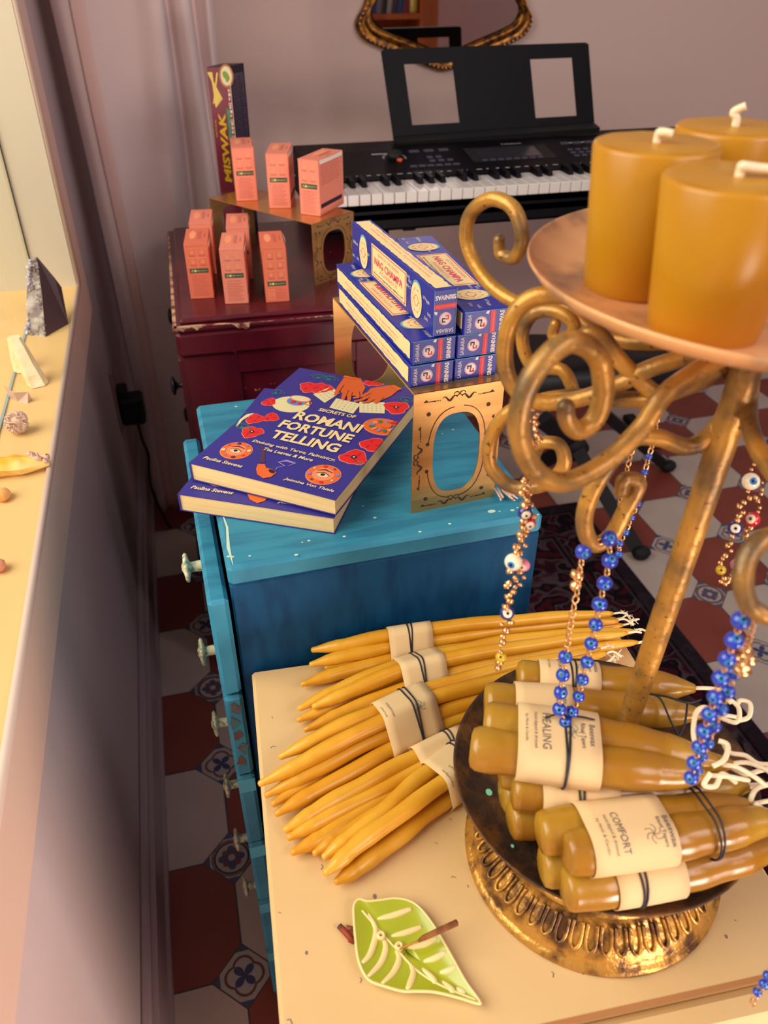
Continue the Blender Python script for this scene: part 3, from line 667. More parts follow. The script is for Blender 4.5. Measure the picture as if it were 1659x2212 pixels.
# ---------------------------------------------------------------- cream side table
wt = thing('cream_side_table', 'cream painted side table in front, covered with beeswax candles', 'table', (.050, -.415, 0), math.radians(-3.5))
W_, D_ = .366, .344
m = MB(); m.box((0, 0, .705), (W_, D_, .725), bev=.003)
m.build('top', CREAM, wt, world=False)
m = MB(); m.box((-.002, -.001, .7247), (W_+.002, .0022, .7254)); m.build('groove', CREAMG, wt, world=False)
m = MB(); m.box((-.004, -.024, .698), (W_+.004, -.0005, .7235), bev=.006); m.build('front_moulding', CREAM, wt, world=False)
m = MB(); m.box((.012, .0, .06), (W_-.022, D_-.01, .704)); m.build('body', CREAMB, wt, world=False)
m = MB(); m.box((.004, -.012, .10), (W_-.014, .001, .685), bev=.003); dr = m.build('door', CREAMB, wt, world=False)
m = MB(); T = Matrix.Translation((W_-.05, -.012, .4)) @ Matrix.Rotation(PI/2, 4, 'X'); m.lathe([(.005, 0), (.004, .01), (.011, .014), (.012, .02), (0, .024)], n=20, T=T); m.build('knob', KNOBM, dr, world=False)
for (x, y) in ((.015, .0), (W_-.055, .0), (.015, D_-.05), (W_-.055, D_-.05)):
    m = MB(); m.box((x, y, 0), (x+.035, y+.035, .062)); m.build('leg', CREAMB, wt, world=False)
rnd = random.Random(12); m = MB()
TF = (V(0, 0, .725), V(1, 0, 0), V(0, 1, 0))
for i in range(46):
    x, y = rnd.uniform(.005, W_-.01), rnd.uniform(.02, D_-.005); a = rnd.uniform(0, 3); l = rnd.uniform(.0006, .0032)
    m.stroke(TF, [(x, y), (x+l*math.cos(a), y+l*math.sin(a)), (x+l*1.4*math.cos(a+.5), y+l*1.4*math.sin(a+.5))], rnd.uniform(.0003, .0008), .0002)
for px in ((.075, .105, .004), (.022, .075, .003), (.31, .030, .003)): m.disc(TF, px[0], px[1], px[2]*.35, px[2]*.5, .0002, n=8)
tag(m.build('scuff_marks', mat('scuff', (128, 104, 100), .8), wt, world=False), 'small dark scuffs in the cream paint', None)

# ---------------------------------------------------------------- gold risers
def riser(name, label, loc, rz, L_, W_, H_):
    t = thing(name, label, 'display riser', loc, rz)
    th = .0014
    m = MB(); m.box((0, 0, H_-th), (W_, L_, H_), bev=.0006); m.build('shelf', BRASS, t, world=False)
    for k, y in ((0, 0), (1, L_-th)):
        # end plate with a rounded opening
        m = MB(); ow, oh = W_*.27, H_*.335; cx, cz = W_/2, H_*.47; N_ = 48; inner = []
        for i in range(N_):
            a = 2*PI*i/N_; ca, sa = math.cos(a), math.sin(a); e = .72
            inner.append((cx+ow*math.copysign(abs(ca)**e, ca), cz+oh*math.copysign(abs(sa)**e, sa)))
        outer = []
        for (x, z) in inner:
            dx, dz = x-cx, z-cz; s1 = min(((W_-cx) if dx > 0 else cx)/abs(dx) if abs(dx) > 1e-9 else 1e9, ((H_-cz) if dz > 0 else cz)/abs(dz) if abs(dz) > 1e-9 else 1e9); outer.append((cx+dx*s1, cz+dz*s1))
        # make sure corners are present
        for cr in ((0, 0), (W_, 0), (W_, H_), (0, H_)):
            i = min(range(N_), key=lambda q: (outer[q][0]-cr[0])**2+(outer[q][1]-cr[1])**2); outer[i] = cr
        vs = [(p[0], y+d, p[1]) for d in (0, th) for p in inner]+[(p[0], y+d, p[1]) for d in (0, th) for p in outer]; n = N_
        fs = []
        for i in range(n):
            j = (i+1) % n; fs += [(i, j, 2*n+j, 2*n+i)[::-1], (n+i, n+j, 3*n+j, 3*n+i), (i, j, n+j, n+i), (2*n+i, 2*n+j, 3*n+j, 3*n+i)[::-1]]
        m.add(vs, fs); pl_ = m.build('end_plate', BRASS, t, world=False)
        F = (V(0, y, 0), V(1, 0, 0), V(0, 0, 1)) if k == 0 else (V(W_, y+th, 0), V(-1, 0, 0), V(0, 0, 1))
        m = MB(); lf = .0003
        def swirl(cx, cz, vert):
            Q = lambda a, b_: (cx+a, cz+b_) if not vert else (cx-b_, cz+a)
            s_ = W_/.086
            for sg in (-1, 1):
                m.stroke(F, [Q(sg*(.002+.014*t_/10)*s_, (.0022*math.sin(t_*.9)+.0006)*s_) for t_ in range(11)], [.0006+.0016*math.sin(PI*t_/10)**2 for t_ in range(11)], lf)
                m.stroke(F, [Q(sg*(.003+.0025*math.cos(t_*.62))*s_, (.004+.002*math.sin(t_*.62))*s_) for t_ in range(9)], .0009, lf)
                m.disc(F, *Q(sg*.0185*s_, 0), .0006, lift=lf, n=8); m.disc(F, *Q(sg*.0205*s_, 0), .0006, lift=lf, n=8)
                m.stroke(F, [Q(sg*.022*s_, 0), Q(sg*.032*s_, .0003*s_)], [.0012, .0005], lf)
                m.flat(F, [Q(sg*.029*s_, .0), Q(sg*.034*s_, .0), Q(sg*.0315*s_, .0026*s_)][::sg], lf)
        swirl(W_/2, H_*.925, False); swirl(W_/2, H_*.045, False); swirl(W_*.085, H_*.47, True); swirl(W_*.915, H_*.47, True)
        for sx in (-1, 1):
            for sz in (-1, 1):
                m.disc(F, W_/2+sx*W_*.335, H_*.47+sz*H_*.36, .0022, lift=lf, n=6); m.disc(F, W_/2+sx*W_*.335, H_*.47+sz*H_*.115, .0018, lift=lf, n=12)
                m.stroke(F, [(W_/2+sx*(ow+.0055)*math.cos(a_)**.8, H_*.47+sz*(oh+.0065)*math.sin(a_)**.8) for a_ in [(.22+1.25*t_/12) for t_ in range(13)]], .0008, lf)
        m.build('cut_pattern', CUT, pl_, world=False)
    return t
riser('brass_riser', 'pierced brass display riser holding the blue incense boxes', (.2385, -.030, .85), math.radians(4.9), .246, .086, .1245)
riser('brass_riser', 'pierced brass display riser on the red cabinet under three coral boxes', (.2845, .726, .806), math.radians(35.5), .264, .104, .1045)

# ---------------------------------------------------------------- coral boxes
def pink_box(deep=False, six=False):
    W_, D_, H_ = .0385, .093, .0895
    t = thing('coral_box', 'x', 'box')
    mt = PINKD if deep else PINK
    m = MB(); m.box((-W_/2, 0, 0), (W_/2, D_, H_-.0008), bev=.0008); m.build('carton', mt, t, world=False)
    m = MB(); m.box((-W_/2-.0003, -.0003, H_-.0012), (W_/2-.0006, D_, H_), bev=.0004); m.build('lid_flap', mt, t, world=False)
    m = MB(); pts = [(W_/2-.0004, y, H_-.0012+.0) for y in ()]
    vs = []
    for i in range(13):
        y = .004+.085*i/12; b_ = .0022*math.sin(PI*i/12); vs += [(W_/2-.0002+b_, y, H_-.0004), (W_/2+.0004+b_*.4, y, H_-.007)]
    m.add(vs, [(2*i, 2*i+1, 2*i+3, 2*i+2) for i in range(12)], 0, True); m.build('side_flap', FLAPW, t, world=False)
    F = (V(-W_/2, 0, 0), V(1, 0, 0), V(0, 0, 1)); m = MB(); rows = 3 if six else 2
    gz = .026 if six else .041
    for r_ in range(rows):
        for c in range(2):
            x0 = .004+c*.0158; z0 = .0835-.0145-(r_*.0158)
            for q in ((x0, z0, x0+.0148, z0+.0004), (x0, z0+.0145, x0+.0148, z0+.0149), (x0, z0, x0+.0004, z0+.0149), (x0+.0144, z0, x0+.0148, z0+.0149)): m.rect(F, *q, lift=.0002, mi=0)
            m.ring(F, x0+.0074, z0+.009, .0026+.0006*((r_+c) % 2), .0007, .0002, 0, 16); m.disc(F, x0+.0074, z0+.0085, .0011, .0016, .0002, 0, 8)
            m.rect(F, x0+.0015, z0+.0028, x0+.0133, z0+.0034, .0002, 1); m.rect(F, x0+.003, z0+.0015, x0+.0118, z0+.0021, .0002, 1)
    gz = .0275 if six else .0435
    m.rect(F, .0045, gz, .0345, gz+.0075, .0002, 2)
    m.ring(F, .009, gz+.0037, .0016, .0007, .0004, 3, 12); m.disc(F, .0135, gz+.0037, .0020, lift=.0004, mi=3, n=12); m.text(F, '@smaylove', .0245, gz+.0037, .0165, .0032, .0004, 3)
    if six:
        m.text(F, 'Recyclable', .026, .021, .011, .002, .0003, 1)
        for k in range(4): m.rect(F, .017, .0165-k*.003, .034, .0172-k*.003, .0002, 1)
        for q in ((.005, .006, .0145, .0066), (.005, .021, .0145, .0216), (.005, .006, .0056, .0216), (.014, .006, .0146, .0216)): m.rect(F, *q, lift=.0002, mi=0)
        m.ring(F, .0098, .0138, .003, .0008, .0003, 0, 16)
    else:
        m.text(F, 'Usage Directions', .0185, .0385, .021, .0022, .0003, 1, bold=.01)
        for k in range(11): m.rect(F, .0065, .0345-k*.0029, .0065+(.024, .020, .025, .022, .026)[k % 5], .0352-k*.0029, .0002, 1)
    TF = (V(-W_/2, 0, H_), V(1, 0, 0), V(0, 1, 0))
    m.disc(TF, .012, .055, .0055, .022, .0002, 0, 24)
    for k in range(3): m.rect(TF, .021+k*.0022, .03, .0217+k*.0022, .075, .0002, 1)
    m.rect(TF, .031, .04, .0325, .062, .0002, 1)
    RF = (V(W_/2, 0, 0), V(0, 1, 0), V(0, 0, 1))
    for k in range(10): m.rect(RF, .008, .080-k*.0034, .008+(.070, .064, .074, .068)[k % 4], .0807-k*.0034, .0002, 1)
    m.rect(RF, .004, .012, .085, .019, .0002, 4)
    LF = (V(-W_/2, D_, 0), V(0, -1, 0), V(0, 0, 1)); m.rect(LF, .066, .010, .088, .017, .0002, 5); m.disc(LF, .04, .055, .02, .025, .0002, 0, 30)
    m.build('printing', [PINKL, PINKT, GREENB, YEL if False else mat('label_cream', (214, 206, 120), .6), BDK, mat('faded_green', (150, 124, 96), .6)], t, world=False)
    return t
pb0 = pink_box(); pb1 = pink_box(True, True); pb2 = pink_box(True)
def place(t, p, yaw, label, grp=None):
    t.location = p; t.rotation_euler = (0, 0, math.radians(yaw)); t['label'] = label
    if grp: t['group'] = grp
    return t
ZR = .806; ZU = .9106
G1 = 'coral boxes standing on the brass riser'; G2 = 'coral boxes standing on the red cabinet'
def mid(a, b): return ((a[0]+b[0])/2, (a[1]+b[1])/2)
place(pb0, (*mid((0.1794,0.9068,0.9100), (0.2162,0.8985,0.9100)), ZU), -4, 'coral pink box on the brass riser, nearest the tall maroon box', G1)
place(copy_tree(pb0), (*mid((0.2292,0.8455,0.9100), (0.2677,0.8303,0.9100)), ZU), -14, 'coral pink box in the middle of the three on the brass riser', G1)
place(copy_tree(pb0), (*mid((0.2764,0.7969,0.9100), (0.3073,0.7625,0.9100)), ZU), -38, 'coral pink box at the right end of the brass riser, turned to its printed side', G1)
place(pb2, (*mid((0.0718,0.7147,0.8050), (0.1101,0.7093,0.8050)), ZR), -6, 'front left coral box on the red cabinet, with another right behind it', G2)
place(copy_tree(pb0), (*mid((0.1253,0.6776,0.8050), (0.1633,0.6700,0.8050)), ZR), -8, 'front middle coral box of the three on the red cabinet', G2)
place(pb1, (*mid((0.1922,0.6676,0.8050), (0.2297,0.6617,0.8050)), ZR), -4, 'deeper orange box showing six icons, front right on the red cabinet', G2)
place(copy_tree(pb0), (.106, .832, ZR), -6, 'coral box directly behind the front left one on the red cabinet', G2)
place(copy_tree(pb0), (.166, .790, ZR), -6, 'coral box directly behind the front middle one on the red cabinet', G2)

# ---------------------------------------------------------------- maroon box with sticks printed on it
mb = thing('chew_stick_box', 'tall maroon box with yellow lettering standing behind the brass riser', 'box', (.160, 1.035, ZR), math.radians(-2))
w_, d_, h_ = .039, .050, .304
m = MB()
q = [(0, 0), (w_, .010), (w_+.022, .058), (-.004+.02, .052)]
q = [(0, 0), (w_, .004), (w_+.030, .050), (.030, .050)]
m.prism(q, 0, h_); m.build('carton', [MAROON], mb, world=False)
Rq = (V(q[1][0], q[1][1], 0), V(q[2][0]-q[1][0], q[2][1]-q[1][1], 0).normalized(), V(0, 0, 1)); wl = math.hypot(q[2][0]-q[1][0], q[2][1]-q[1][1])
m = MB(); m.rect(Rq, 0, 0, wl, h_, .0003); m.build('side_face', DKCARD, mb, world=False)
m = MB(); m.rect(Rq, wl*.1, .02, wl*.9, h_-.012, .0006)
m.build('side_print_block', DKPRINT, mb, world=False)
m = MB(); rr = random.Random(2)
for k in range(64): m.rect(Rq, wl*(.14+.02*(k % 3)), .026+k*.0041, wl*(.40 if k % 9 else .3), .0275+k*.0041, .0009); m.rect(Rq, wl*.48, .026+k*.0041, wl*rr.uniform(.6, .86), .0275+k*.0041, .0009)
m.build('small_print', DKCARD, mb, world=False)
FF = (V(0, 0, 0), V(q[1][0], q[1][1], 0).normalized(), V(0, 0, 1))
# text runs upwards: right = +z, up = -x
FV = (V(w_, q[1][1], 0)-FF[1]*0, V(0, 0, 1), -FF[1])
m = MB(); m.text(FV, 'MISWAK', .169, .0215, .122, .0135, .0006, 0, bold=.035, shear=.15); m.text(FV, 'NATURAL', .205, .0345, .03, .003, .0006, 0); m.build('lettering', YEL, mb, world=False)
m = MB(); m.rect(FV, .100, .0055, .237, .0125, .0004); m.build('strip', mat('strip_green', (64, 110, 80), .5), mb, world=False)
m = MB(); m.text(FV, 'Complete Oral Care Toothbrush', .1685, .009, .13, .0045, .0007, 0, bold=.01); m.build('strip_lettering', MINT, mb, world=False)
m = MB(); rr = random.Random(9)
for zc in (.188, .216, .244):
    m.ring(FV, zc, .004, .0022, .0012, .0006, 0, 10)
    for k in range(3): m.rect(FV, zc+.006+k*.007, .0015+rr.uniform(0, .002), zc+.011+k*.007, .0055, .0006)
m.rect(FV, 0, -.0002, h_, .0008, .0005); m.build('icons', mat('print_cream_pink', (232, 196, 178), .6), mb, world=False)
m = MB()
for k in range(5): m.stroke(FV, [(.297, .038-.0015*k), (.252-.003*k, .018+.003*k)], .003, .0005+.0001*k)
m.stroke(FV, [(.296, .022), (.246, .034)], .0028, .0012)
m.build('printed_sticks', STICK, mb, world=False)
m = MB(); m.disc(FV, .290, .006, .019, .013, .0004, 0); m.build('printed_bowl', mat('bowl_brown', (170, 110, 50), .6), mb, world=False)
m = MB(); m.disc(FV, .290, .006, .0155, .010, .0006, 0); m.build('bowl_inside', mat('bowl_cream', (220, 206, 170), .6), mb, world=False)
m = MB(); m.disc(FV, .291, .007, .0075, .005, .0009, 0, rot=.5); m.disc(FV, .285, .004, .0055, .003, .0010, 0, rot=-.5); m.build('printed_leaves', LEAFG, mb, world=False)
m = MB(); m.prism([(0, 0), (w_, .004), (w_+.030, .050), (.030, .050)], h_, h_+.0012); m.build('top_flap', DKCARD, mb, world=False)

# ---------------------------------------------------------------- incense boxes
IW, IL, IH = .0402, .2135, .0203
def incense():
    t = thing('incense_box', 'x', 'incense box')
    m = MB(); m.box((-IW/2, 0, 0), (IW/2, IL, IH), bev=.0007); m.build('carton', NBLUE, t, world=False)
    m = MB(); TF = (V(-IW/2, IL, IH), V(0, -1, 0), V(1, 0, 0))   # reading right = toward the near end, up = +x
    # top artwork: mi 0 cream,1 pink,2 white,3 seal blue,4 seal pink,5 navy,6 red
    def seal(cx, cy, r, sc=1):
        m.disc(TF, cx, cy+.0105*sc, r*.62, r*.45, .0003, 3, 16); m.disc(TF, cx, cy, r*.80, r, .0005, 0, 30); m.ring(TF, cx, cy, r*.30, .0006, .0007, 1, 20); m.ring(TF, cx, cy, r*.62, .0004, .0007, 4, 24)
        for k in range(6): a = k*PI/3; m.disc(TF, cx+r*.55*math.cos(a)*.8, cy+r*.72*math.sin(a), .0006, .0009, .0007, 1, 6)
    m.rect(TF, .060, .0045, .152, .0355, .0003, 0); 
    for q in ((.062, .0058, .150, .0066), (.062, .0334, .150, .0342), (.062, .0058, .0628, .0342), (.1492, .0058, .150, .0342)): m.rect(TF, *q, lift=.0006, mi=1)
    m.text(TF, 'NAG CHAMPA', .106, .0215, .074, .0072, .0006, 1, bold=.02)
    m.text(TF, 'SATYA SAI BABA', .106, .0295, .055, .0032, .0006, 4); m.text(TF, 'AGARBATTI', .106, .0145, .046, .0040, .0006, 4); m.text(TF, 'Shrinivas Sugandhalaya (BNG) LLP', .106, .0092, .078, .0026, .0006, 5)
    seal(.036, .019, .0155); seal(.176, .019, .0155)
    rr = random.Random(7)
    for k in range(14):
        x = rr.choice([rr.uniform(.004, .02), rr.uniform(.048, .056), rr.uniform(.156, .162), rr.uniform(.192, .208)]); m.text(TF, rr.choice(['SAI', 'SATYA', 'BABA', 'NAG']), x, rr.uniform(.006, .034), .007, .0028, .0004, 2)
    # long sides: torn-edged cream strips
    for sd, F in ((0, (V(-IW/2, IL, 0), V(0, -1, 0), V(0, 0, 1))), (1, (V(IW/2, 0, 0), V(0, 1, 0), V(0, 0, 1)))):
        n = 44; up = [(.004+.205*i/n, IH-.0018-.0010*rr.random()) for i in range(n+1)]; lo = [(.004+.205*i/n, .0030+.0012*rr.random()) for i in range(n+1)]
        o_, ux, uy = F; nn_ = ux.cross(uy); m.add([o_+ux*p[0]+uy*p[1]+nn_*.0003 for p in lo+up], [(i, i+1, n+1+i+1, n+1+i) for i in range(n)], 0)
        m.text(F, 'Manufactured by Shrinivas Sugandhalaya', .106, .0115, .15, .0028, .0006, 4); m.text(F, 'SATYA SAI BABA NAG CHAMPA AGARBATTI', .106, .0070, .14, .0022, .0006, 4)
    # near end: logo disc, red band, lettering.  right = +x, up = +z
    EF = (V(-IW/2, 0, 0), V(1, 0, 0), V(0, 0, 1)); EV = (V(-IW/2, 0, 0), V(0, 0, 1), V(-1, 0, 0))
    m.disc(EF, .0150, .0098, .0056, lift=.0003, mi=2); m.ring(EF, .0150, .0098, .0050, .0004, .0005, 1)
    def bars(P, mi):
        for a in P: m.rect(EF, *a, lift=.0006, mi=mi)
    bars([(.0118, .0098, .0129, .0130), (.0118, .0119, .0158, .0130), (.0147, .0100, .0158, .0130)], 5)
    bars([(.0142, .0066, .0153, .0098), (.0142, .0066, .0182, .0077), (.0171, .0066, .0182, .0098)], 6)
    m.rect(EF, .0235, -.0001, .0280, IH+.0001, .0003, 6); m.text(EV, 'BANGALORE 560 079, INDIA', .0102, -.0262, .017, .0011, .0005, 4)
    m.text(EV, 'SRINIVAS', .0102, -.0335, .0185, .0042, .0004, 2, bold=.04); m.text(EV, 'SAIBABA', .0100, -.0045, .0160, .0034, .0004, 2)
    m.flat(EF, [(.0188, .0178), (.0200, .0196), (.0222, .0200), (.0214, .0170)], .0003, 2)
    # pale scuffed edges
    for q in ((0, IH-.0004, IW, IH), (0, 0, IW, .0003)): m.rect(EF, *q, lift=.0004, mi=3)
    m.build('printing', [NCREAM, NPINK, NWHITE, NSEAL, NSPINK, NNAVY, NRED], t, world=False)
    return t
ib = incense(); GI = 'blue incense boxes stacked on the brass riser'; Z0 = .9748
def pl3(t, loc, rot, label):
    t.location = loc; t.rotation_euler = rot; t['label'] = label; t['group'] = GI; return t
R_ = math.radians
pl3(ib, (.2585, -.0160, Z0), (0, 0, R_(4.9)), 'blue incense box at the bottom left of the stack on the brass riser')
pl3(copy_tree(ib), (.3000, -.0120, Z0), (0, 0, R_(3.8)), 'blue incense box at the bottom right of the stack, beside the bottom left one')
yy = IL
t = pl3(copy_tree(ib), (.2600-math.sin(R_(5.6))*IL, -.0145+math.cos(R_(5.6))*IL, Z0+IH+.0013), (0, 0, R_(5.6+180)), 'blue incense box lying under the upright one, its cream panel half showing')
for ch in [q for q in bpy.data.objects if q.parent == t and q.name.startswith('printing')]: pass
pl3(copy_tree(ib), (.3015, -.0115, Z0+IH+.0013), (0, 0, R_(3.9)), 'blue incense box second from the bottom on the right of the stack')
pl3(copy_tree(ib), (.3050, -.0165, Z0+2*IH+.0026), (0, 0, R_(.5)), 'topmost lying blue incense box on the right of the stack')
pl3(copy_tree(ib), (.2790, -.0115, Z0+2*IH+.0026+IW/2), (0, R_(-90), R_(5.7)), 'blue incense box stood on its edge at the top, large cream label facing out')

# the flipped box shows its other end to the viewer, so both ends carry the same printing
me = None
for o in bpy.data.objects:
    if o.parent is ib and o.name.startswith('printing'): me = o.data
if me:
    vs = [tuple(v.co) for v in me.vertices]; fs = [tuple(p.vertices) for p in me.polygons]; mi = [p.material_index for p in me.polygons]
    keep = [i for i, f in enumerate(fs) if max(vs[q][1] for q in f) < .0001]
    nv = list(vs); nf = list(fs); nm = list(mi)
    for i in keep:
        b0 = len(nv); nv += [(-vs[q][0], IL-vs[q][1], vs[q][2]) for q in fs[i]]; nf.append(tuple(range(b0, len(nv)))); nm.append(mi[i])
    mats = list(me.materials); me.clear_geometry(); me.from_pydata(nv, [], nf); me.polygons.foreach_set('material_index', nm); me.update()

# ---------------------------------------------------------------- books
BW, BL = .1525, .226; BT = .0188
def book(label, loc, rz, bend):
    t = thing('book', label, 'book', loc, rz, 'paperbacks on the blue dresser')
    def zz(x, y): return bend*math.sin(PI*min(1, x/BW))*0 + bend*((x/BW)**2)*(1-.5*y/BL)*-1
    N_ = 12
    def slab(m, z0, z1, ins, mi=0, bnd=None):
        vs = []
        for (z, k) in ((z0, 0), (z1, 1)):
            for j in (0, 1):
                for i in range(N_+1):
                    x = (BW-(ins if True else 0))*i/N_; y = ins if j == 0 else BL-ins
                    x = max(x, .0012)
                    vs.append((x, y, z+(zz(x, y) if (k == 1 or z0 > .01) else 0)))
        r_ = N_+1
        fs = []
        for i in range(N_): fs += [(2*r_+i, 2*r_+i+1, 3*r_+i+1, 3*r_+i), (i+1, i, r_+i, r_+i+1), (i, i+1, 2*r_+i+1, 2*r_+i), (r_+i+1, r_+i, 3*r_+i, 3*r_+i+1)]
        fs += [(0, 2*r_, 3*r_, r_), (r_-1, 2*r_-1, 4*r_-1, 3*r_-1)]
        m.add(vs, fs, mi)
    m = MB(); slab(m, .0005, BT-.0006, .0012); m.build('page_block', PAGES, t, world=False)
    m = MB(); slab(m, BT-.0006, BT, 0); m.build('front_cover', COVER, t, world=False)
    m = MB(); m.box((0, 0, 0), (BW, BL, .0005)); m.build('back_cover', COVER, t, world=False)
    m = MB(); m.tube([(.0009, 0, BT/2), (.0009, BL, BT/2)], .0001, 4); m.box((-.0004, 0, 0), (.0012, BL, BT)); m.build('spine', COVER, t, world=False)
    return t, (lambda x, y: zz(x, y))
tb, zf = book('upper copy of the indigo paperback, its fortune telling cover fully visible', (*(0.0425,0.0483,0.8880)[:2], .8706), math.radians(-37.1), .002)
lb, zf2 = book('lower copy of the indigo paperback, mostly hidden under its twin', (*(0.0281,0.0287,0.8690)[:2], .8505), math.radians(-28.5), .001)
def cover_art(t):
    F = (V(0, 0, BT), V(1, 0, 0), V(0, 1, 0))
    A_ = {}
    def L(name): return A_.setdefault(name, MB())
    def poly(nm, pts, lift=.0002): L(nm).flat(F, pts, lift)
    def center(*p): return (sum(a[0] for a in p)/len(p), sum(a[1] for a in p)/len(p))
    def poppy(c, r, sx=1, rot=0, eye=True, seed=0):
        rr = random.Random(seed)
        pts = [(c[0]+(r*(1+.13*math.sin(3*a+seed)+.06*math.sin(7*a+seed)))*math.cos(a)*sx, c[1]+r*(1+.13*math.sin(3*a+seed)+.06*math.sin(7*a))*math.sin(a)) for a in [2*PI*k/36 for k in range(36)]]
        L('peach').flat(F, [(c[0]+(p[0]-c[0])*1.07, c[1]+(p[1]-c[1])*1.07) for p in pts], .0002); L('red').flat(F, pts, .0004)
        for k in range(3): a = k*2.1+seed; L('dark').stroke(F, [(c[0]+r*.3*math.cos(a), c[1]+r*.3*math.sin(a)), (c[0]+r*.75*math.cos(a+.3)*sx, c[1]+r*.75*math.sin(a+.3))], .0005, .0006)
        if eye: L('dark').disc(F, c[0], c[1], r*.24, lift=.0006); L('card').disc(F, c[0], c[1], r*.09, lift=.0008)
    # lettering
    tx = L('lettering')
    def tl(s_, c, wd, ht, b=.02, sh=0): tx.text(F, s_, c[0], c[1], wd, ht, .0008, 0, bold=b, shear=sh)
    tl('SECRETS OF', center((0.0630,0.1436), (0.1111,0.1412)), .042, .0062, .03)
    tl('ROMANI', center((0.0502,0.1211), (0.1225,0.1233)), .0745, .0175, .035)
    tl('FORTUNE', center((0.0411,0.1014), (0.1255,0.0996)), .080, .0165, .035)
    tl('TELLING', center((0.0453,0.0793), (0.1197,0.0781)), .074, .0165, .035)
    tl('Divining with Tarot, Palmistry,', center((0.0330,0.0610), (0.1265,0.0550)), .090, .0060, .02, .2)
    tl('Tea Leaves & More', center((0.0515,0.0512), (0.1064,0.0481)), .053, .0052, .02, .2)
    tl('Paulina Stevens', center((0.0084,0.0117), (0.0493,0.0154)), .0425, .0052, .02, .25)
    tl('Jezmina Von Thiele', center((0.0943,0.0113), (0.1470,0.0101)), .0505, .0052, .02, .25)
    # poppies
    for i, (c, r, sx, ey) in enumerate((((0.0246,0.0740), .0105, 1, True), ((0.0138,0.0988), .0095, .9, False), ((0.0275,0.1081), .0085, .9, False), ((0.1384,0.0711), .0125, 1, True), ((0.1452,0.0998), .0120, .9, False), ((0.1384,0.1799), .0125, 1, True), ((0.0336,0.1856), .0115, 1, False), ((0.0465,0.1881), .0115, 1, False), ((0.0930,0.2240), .0085, 1.2, False), ((0.0093,0.1373), .0085, .8, False))):
        poppy(c, r, sx, 0, ey, i)
    # vines
    for i, c in enumerate(((0.0314,0.2109), (0.0444,0.2121), (0.0050,0.1588), (0.1425,0.1986), (0.1543,0.0622), (0.0105,0.0783), (0.1101,0.2208))):
        for s_ in (-1, 1): L('green').stroke(F, [(c[0]+s_*.011*math.cos(t_*.5)*(1-t_/16), c[1]+.008*math.sin(t_*.5)*(1-t_/16)) for t_ in range(12)], [.0006+.0009*(t_ % 3 == 0) for t_ in range(12)], .0004)
        L('green').disc(F, c[0], c[1], .0026, .0013, .0004, 0, 12, i)
    # tea cup on saucer
    c = (0.0330,0.1415); L('card').disc(F, c[0], c[1], .0205, .0175, .0003)
    c = (0.0358,0.1510); L('blue').disc(F, c[0], c[1]-.001, .0112, .0095, .0005); L('peach').disc(F, c[0]+.001, c[1]+.0055, .0122, .0062, .0007); L('card').disc(F, c[0]+.001, c[1]+.0055, .0110, .0052, .0009); L('orange').ring(F, c[0]+.0135, c[1]-.001, .0035, .0012, .0006); L('red').disc(F, c[0]-.003, c[1]-.004, .0028, lift=.0011); L('red').disc(F, c[0]+.005, c[1]-.005, .0022, lift=.0011)
    # spotted cards
    for q in (((0.0445,0.1713), (0.0647,0.1585), (0.0700,0.1859), (0.0543,0.1954)), ((0.0738,0.1510), (0.1023,0.1490), (0.1010,0.1718), (0.0715,0.1729)), ((0.1072,0.1539), (0.1323,0.1626), (0.1231,0.1848), (0.0974,0.1760))):
        poly('card', list(q) if (q[1][0]-q[0][0])*(q[2][1]-q[0][1])-(q[1][1]-q[0][1])*(q[2][0]-q[0][0]) > 0 else list(reversed(q)), .0004)
        for a in range(1, 6):
            for b_ in range(1, 5):
                u_, v_ = a/6, b_/5; p = ((q[0][0]*(1-u_)+q[1][0]*u_)*(1-v_)+(q[3][0]*(1-u_)+q[2][0]*u_)*v_, (q[0][1]*(1-u_)+q[1][1]*u_)*(1-v_)+(q[3][1]*(1-u_)+q[2][1]*u_)*v_); L('lav').disc(F, p[0], p[1], .0006, lift=.0006, n=6)
    # two resting hands
    def ccw(p):
        a_ = sum(p[i][0]*p[(i+1) % len(p)][1]-p[(i+1) % len(p)][0]*p[i][1] for i in range(len(p))); return p if a_ > 0 else list(reversed(p))
    def hand(palm, fingers):
        poly('skin', ccw(palm), .0007)
        for f_ in fingers: L('skin').stroke(F, f_, [.0058, .0050, .0036], .0009); L('dark').stroke(F, [(p[0]+.0026, p[1]) for p in f_], .0004, .0011); L('nail').disc(F, f_[-1][0], f_[-1][1], .0013, .0009, .0011, 0, 8)
    hand([(0.0579,0.2241), (0.0771,0.2279), (0.0903,0.2085), (0.0939,0.1900), (0.0784,0.1796), (0.0613,0.1964)], [((0.0637,0.2035), (0.0653,0.1899), (0.0681,0.1773)), ((0.0739,0.1935), (0.0769,0.1809), (0.0795,0.1715)), ((0.0793,0.1918), (0.0830,0.1815), (0.0869,0.1723)), ((0.0855,0.1964), (0.0908,0.1867), (0.0925,0.1816))])
    hand([(0.1261,0.2174), (0.1125,0.2239), (0.0966,0.2091), (0.0969,0.1873), (0.1147,0.1794), (0.1238,0.2005)], [((0.0994,0.1982), (0.0953,0.1867), (0.0891,0.1802)), ((0.1015,0.1892), (0.0985,0.1795), (0.0931,0.1734)), ((0.1082,0.1862), (0.1064,0.1778), (0.1018,0.1740)), ((0.1153,0.1950), (0.1157,0.1855), (0.1142,0.1784))])
    L('orange').stroke(F, [(0.0571,0.2237), (0.0679,0.2231), (0.0779,0.2282)], .004, .0012); L('orange').stroke(F, [(0.1157,0.2252), (0.1277,0.2180)], .006, .0012)
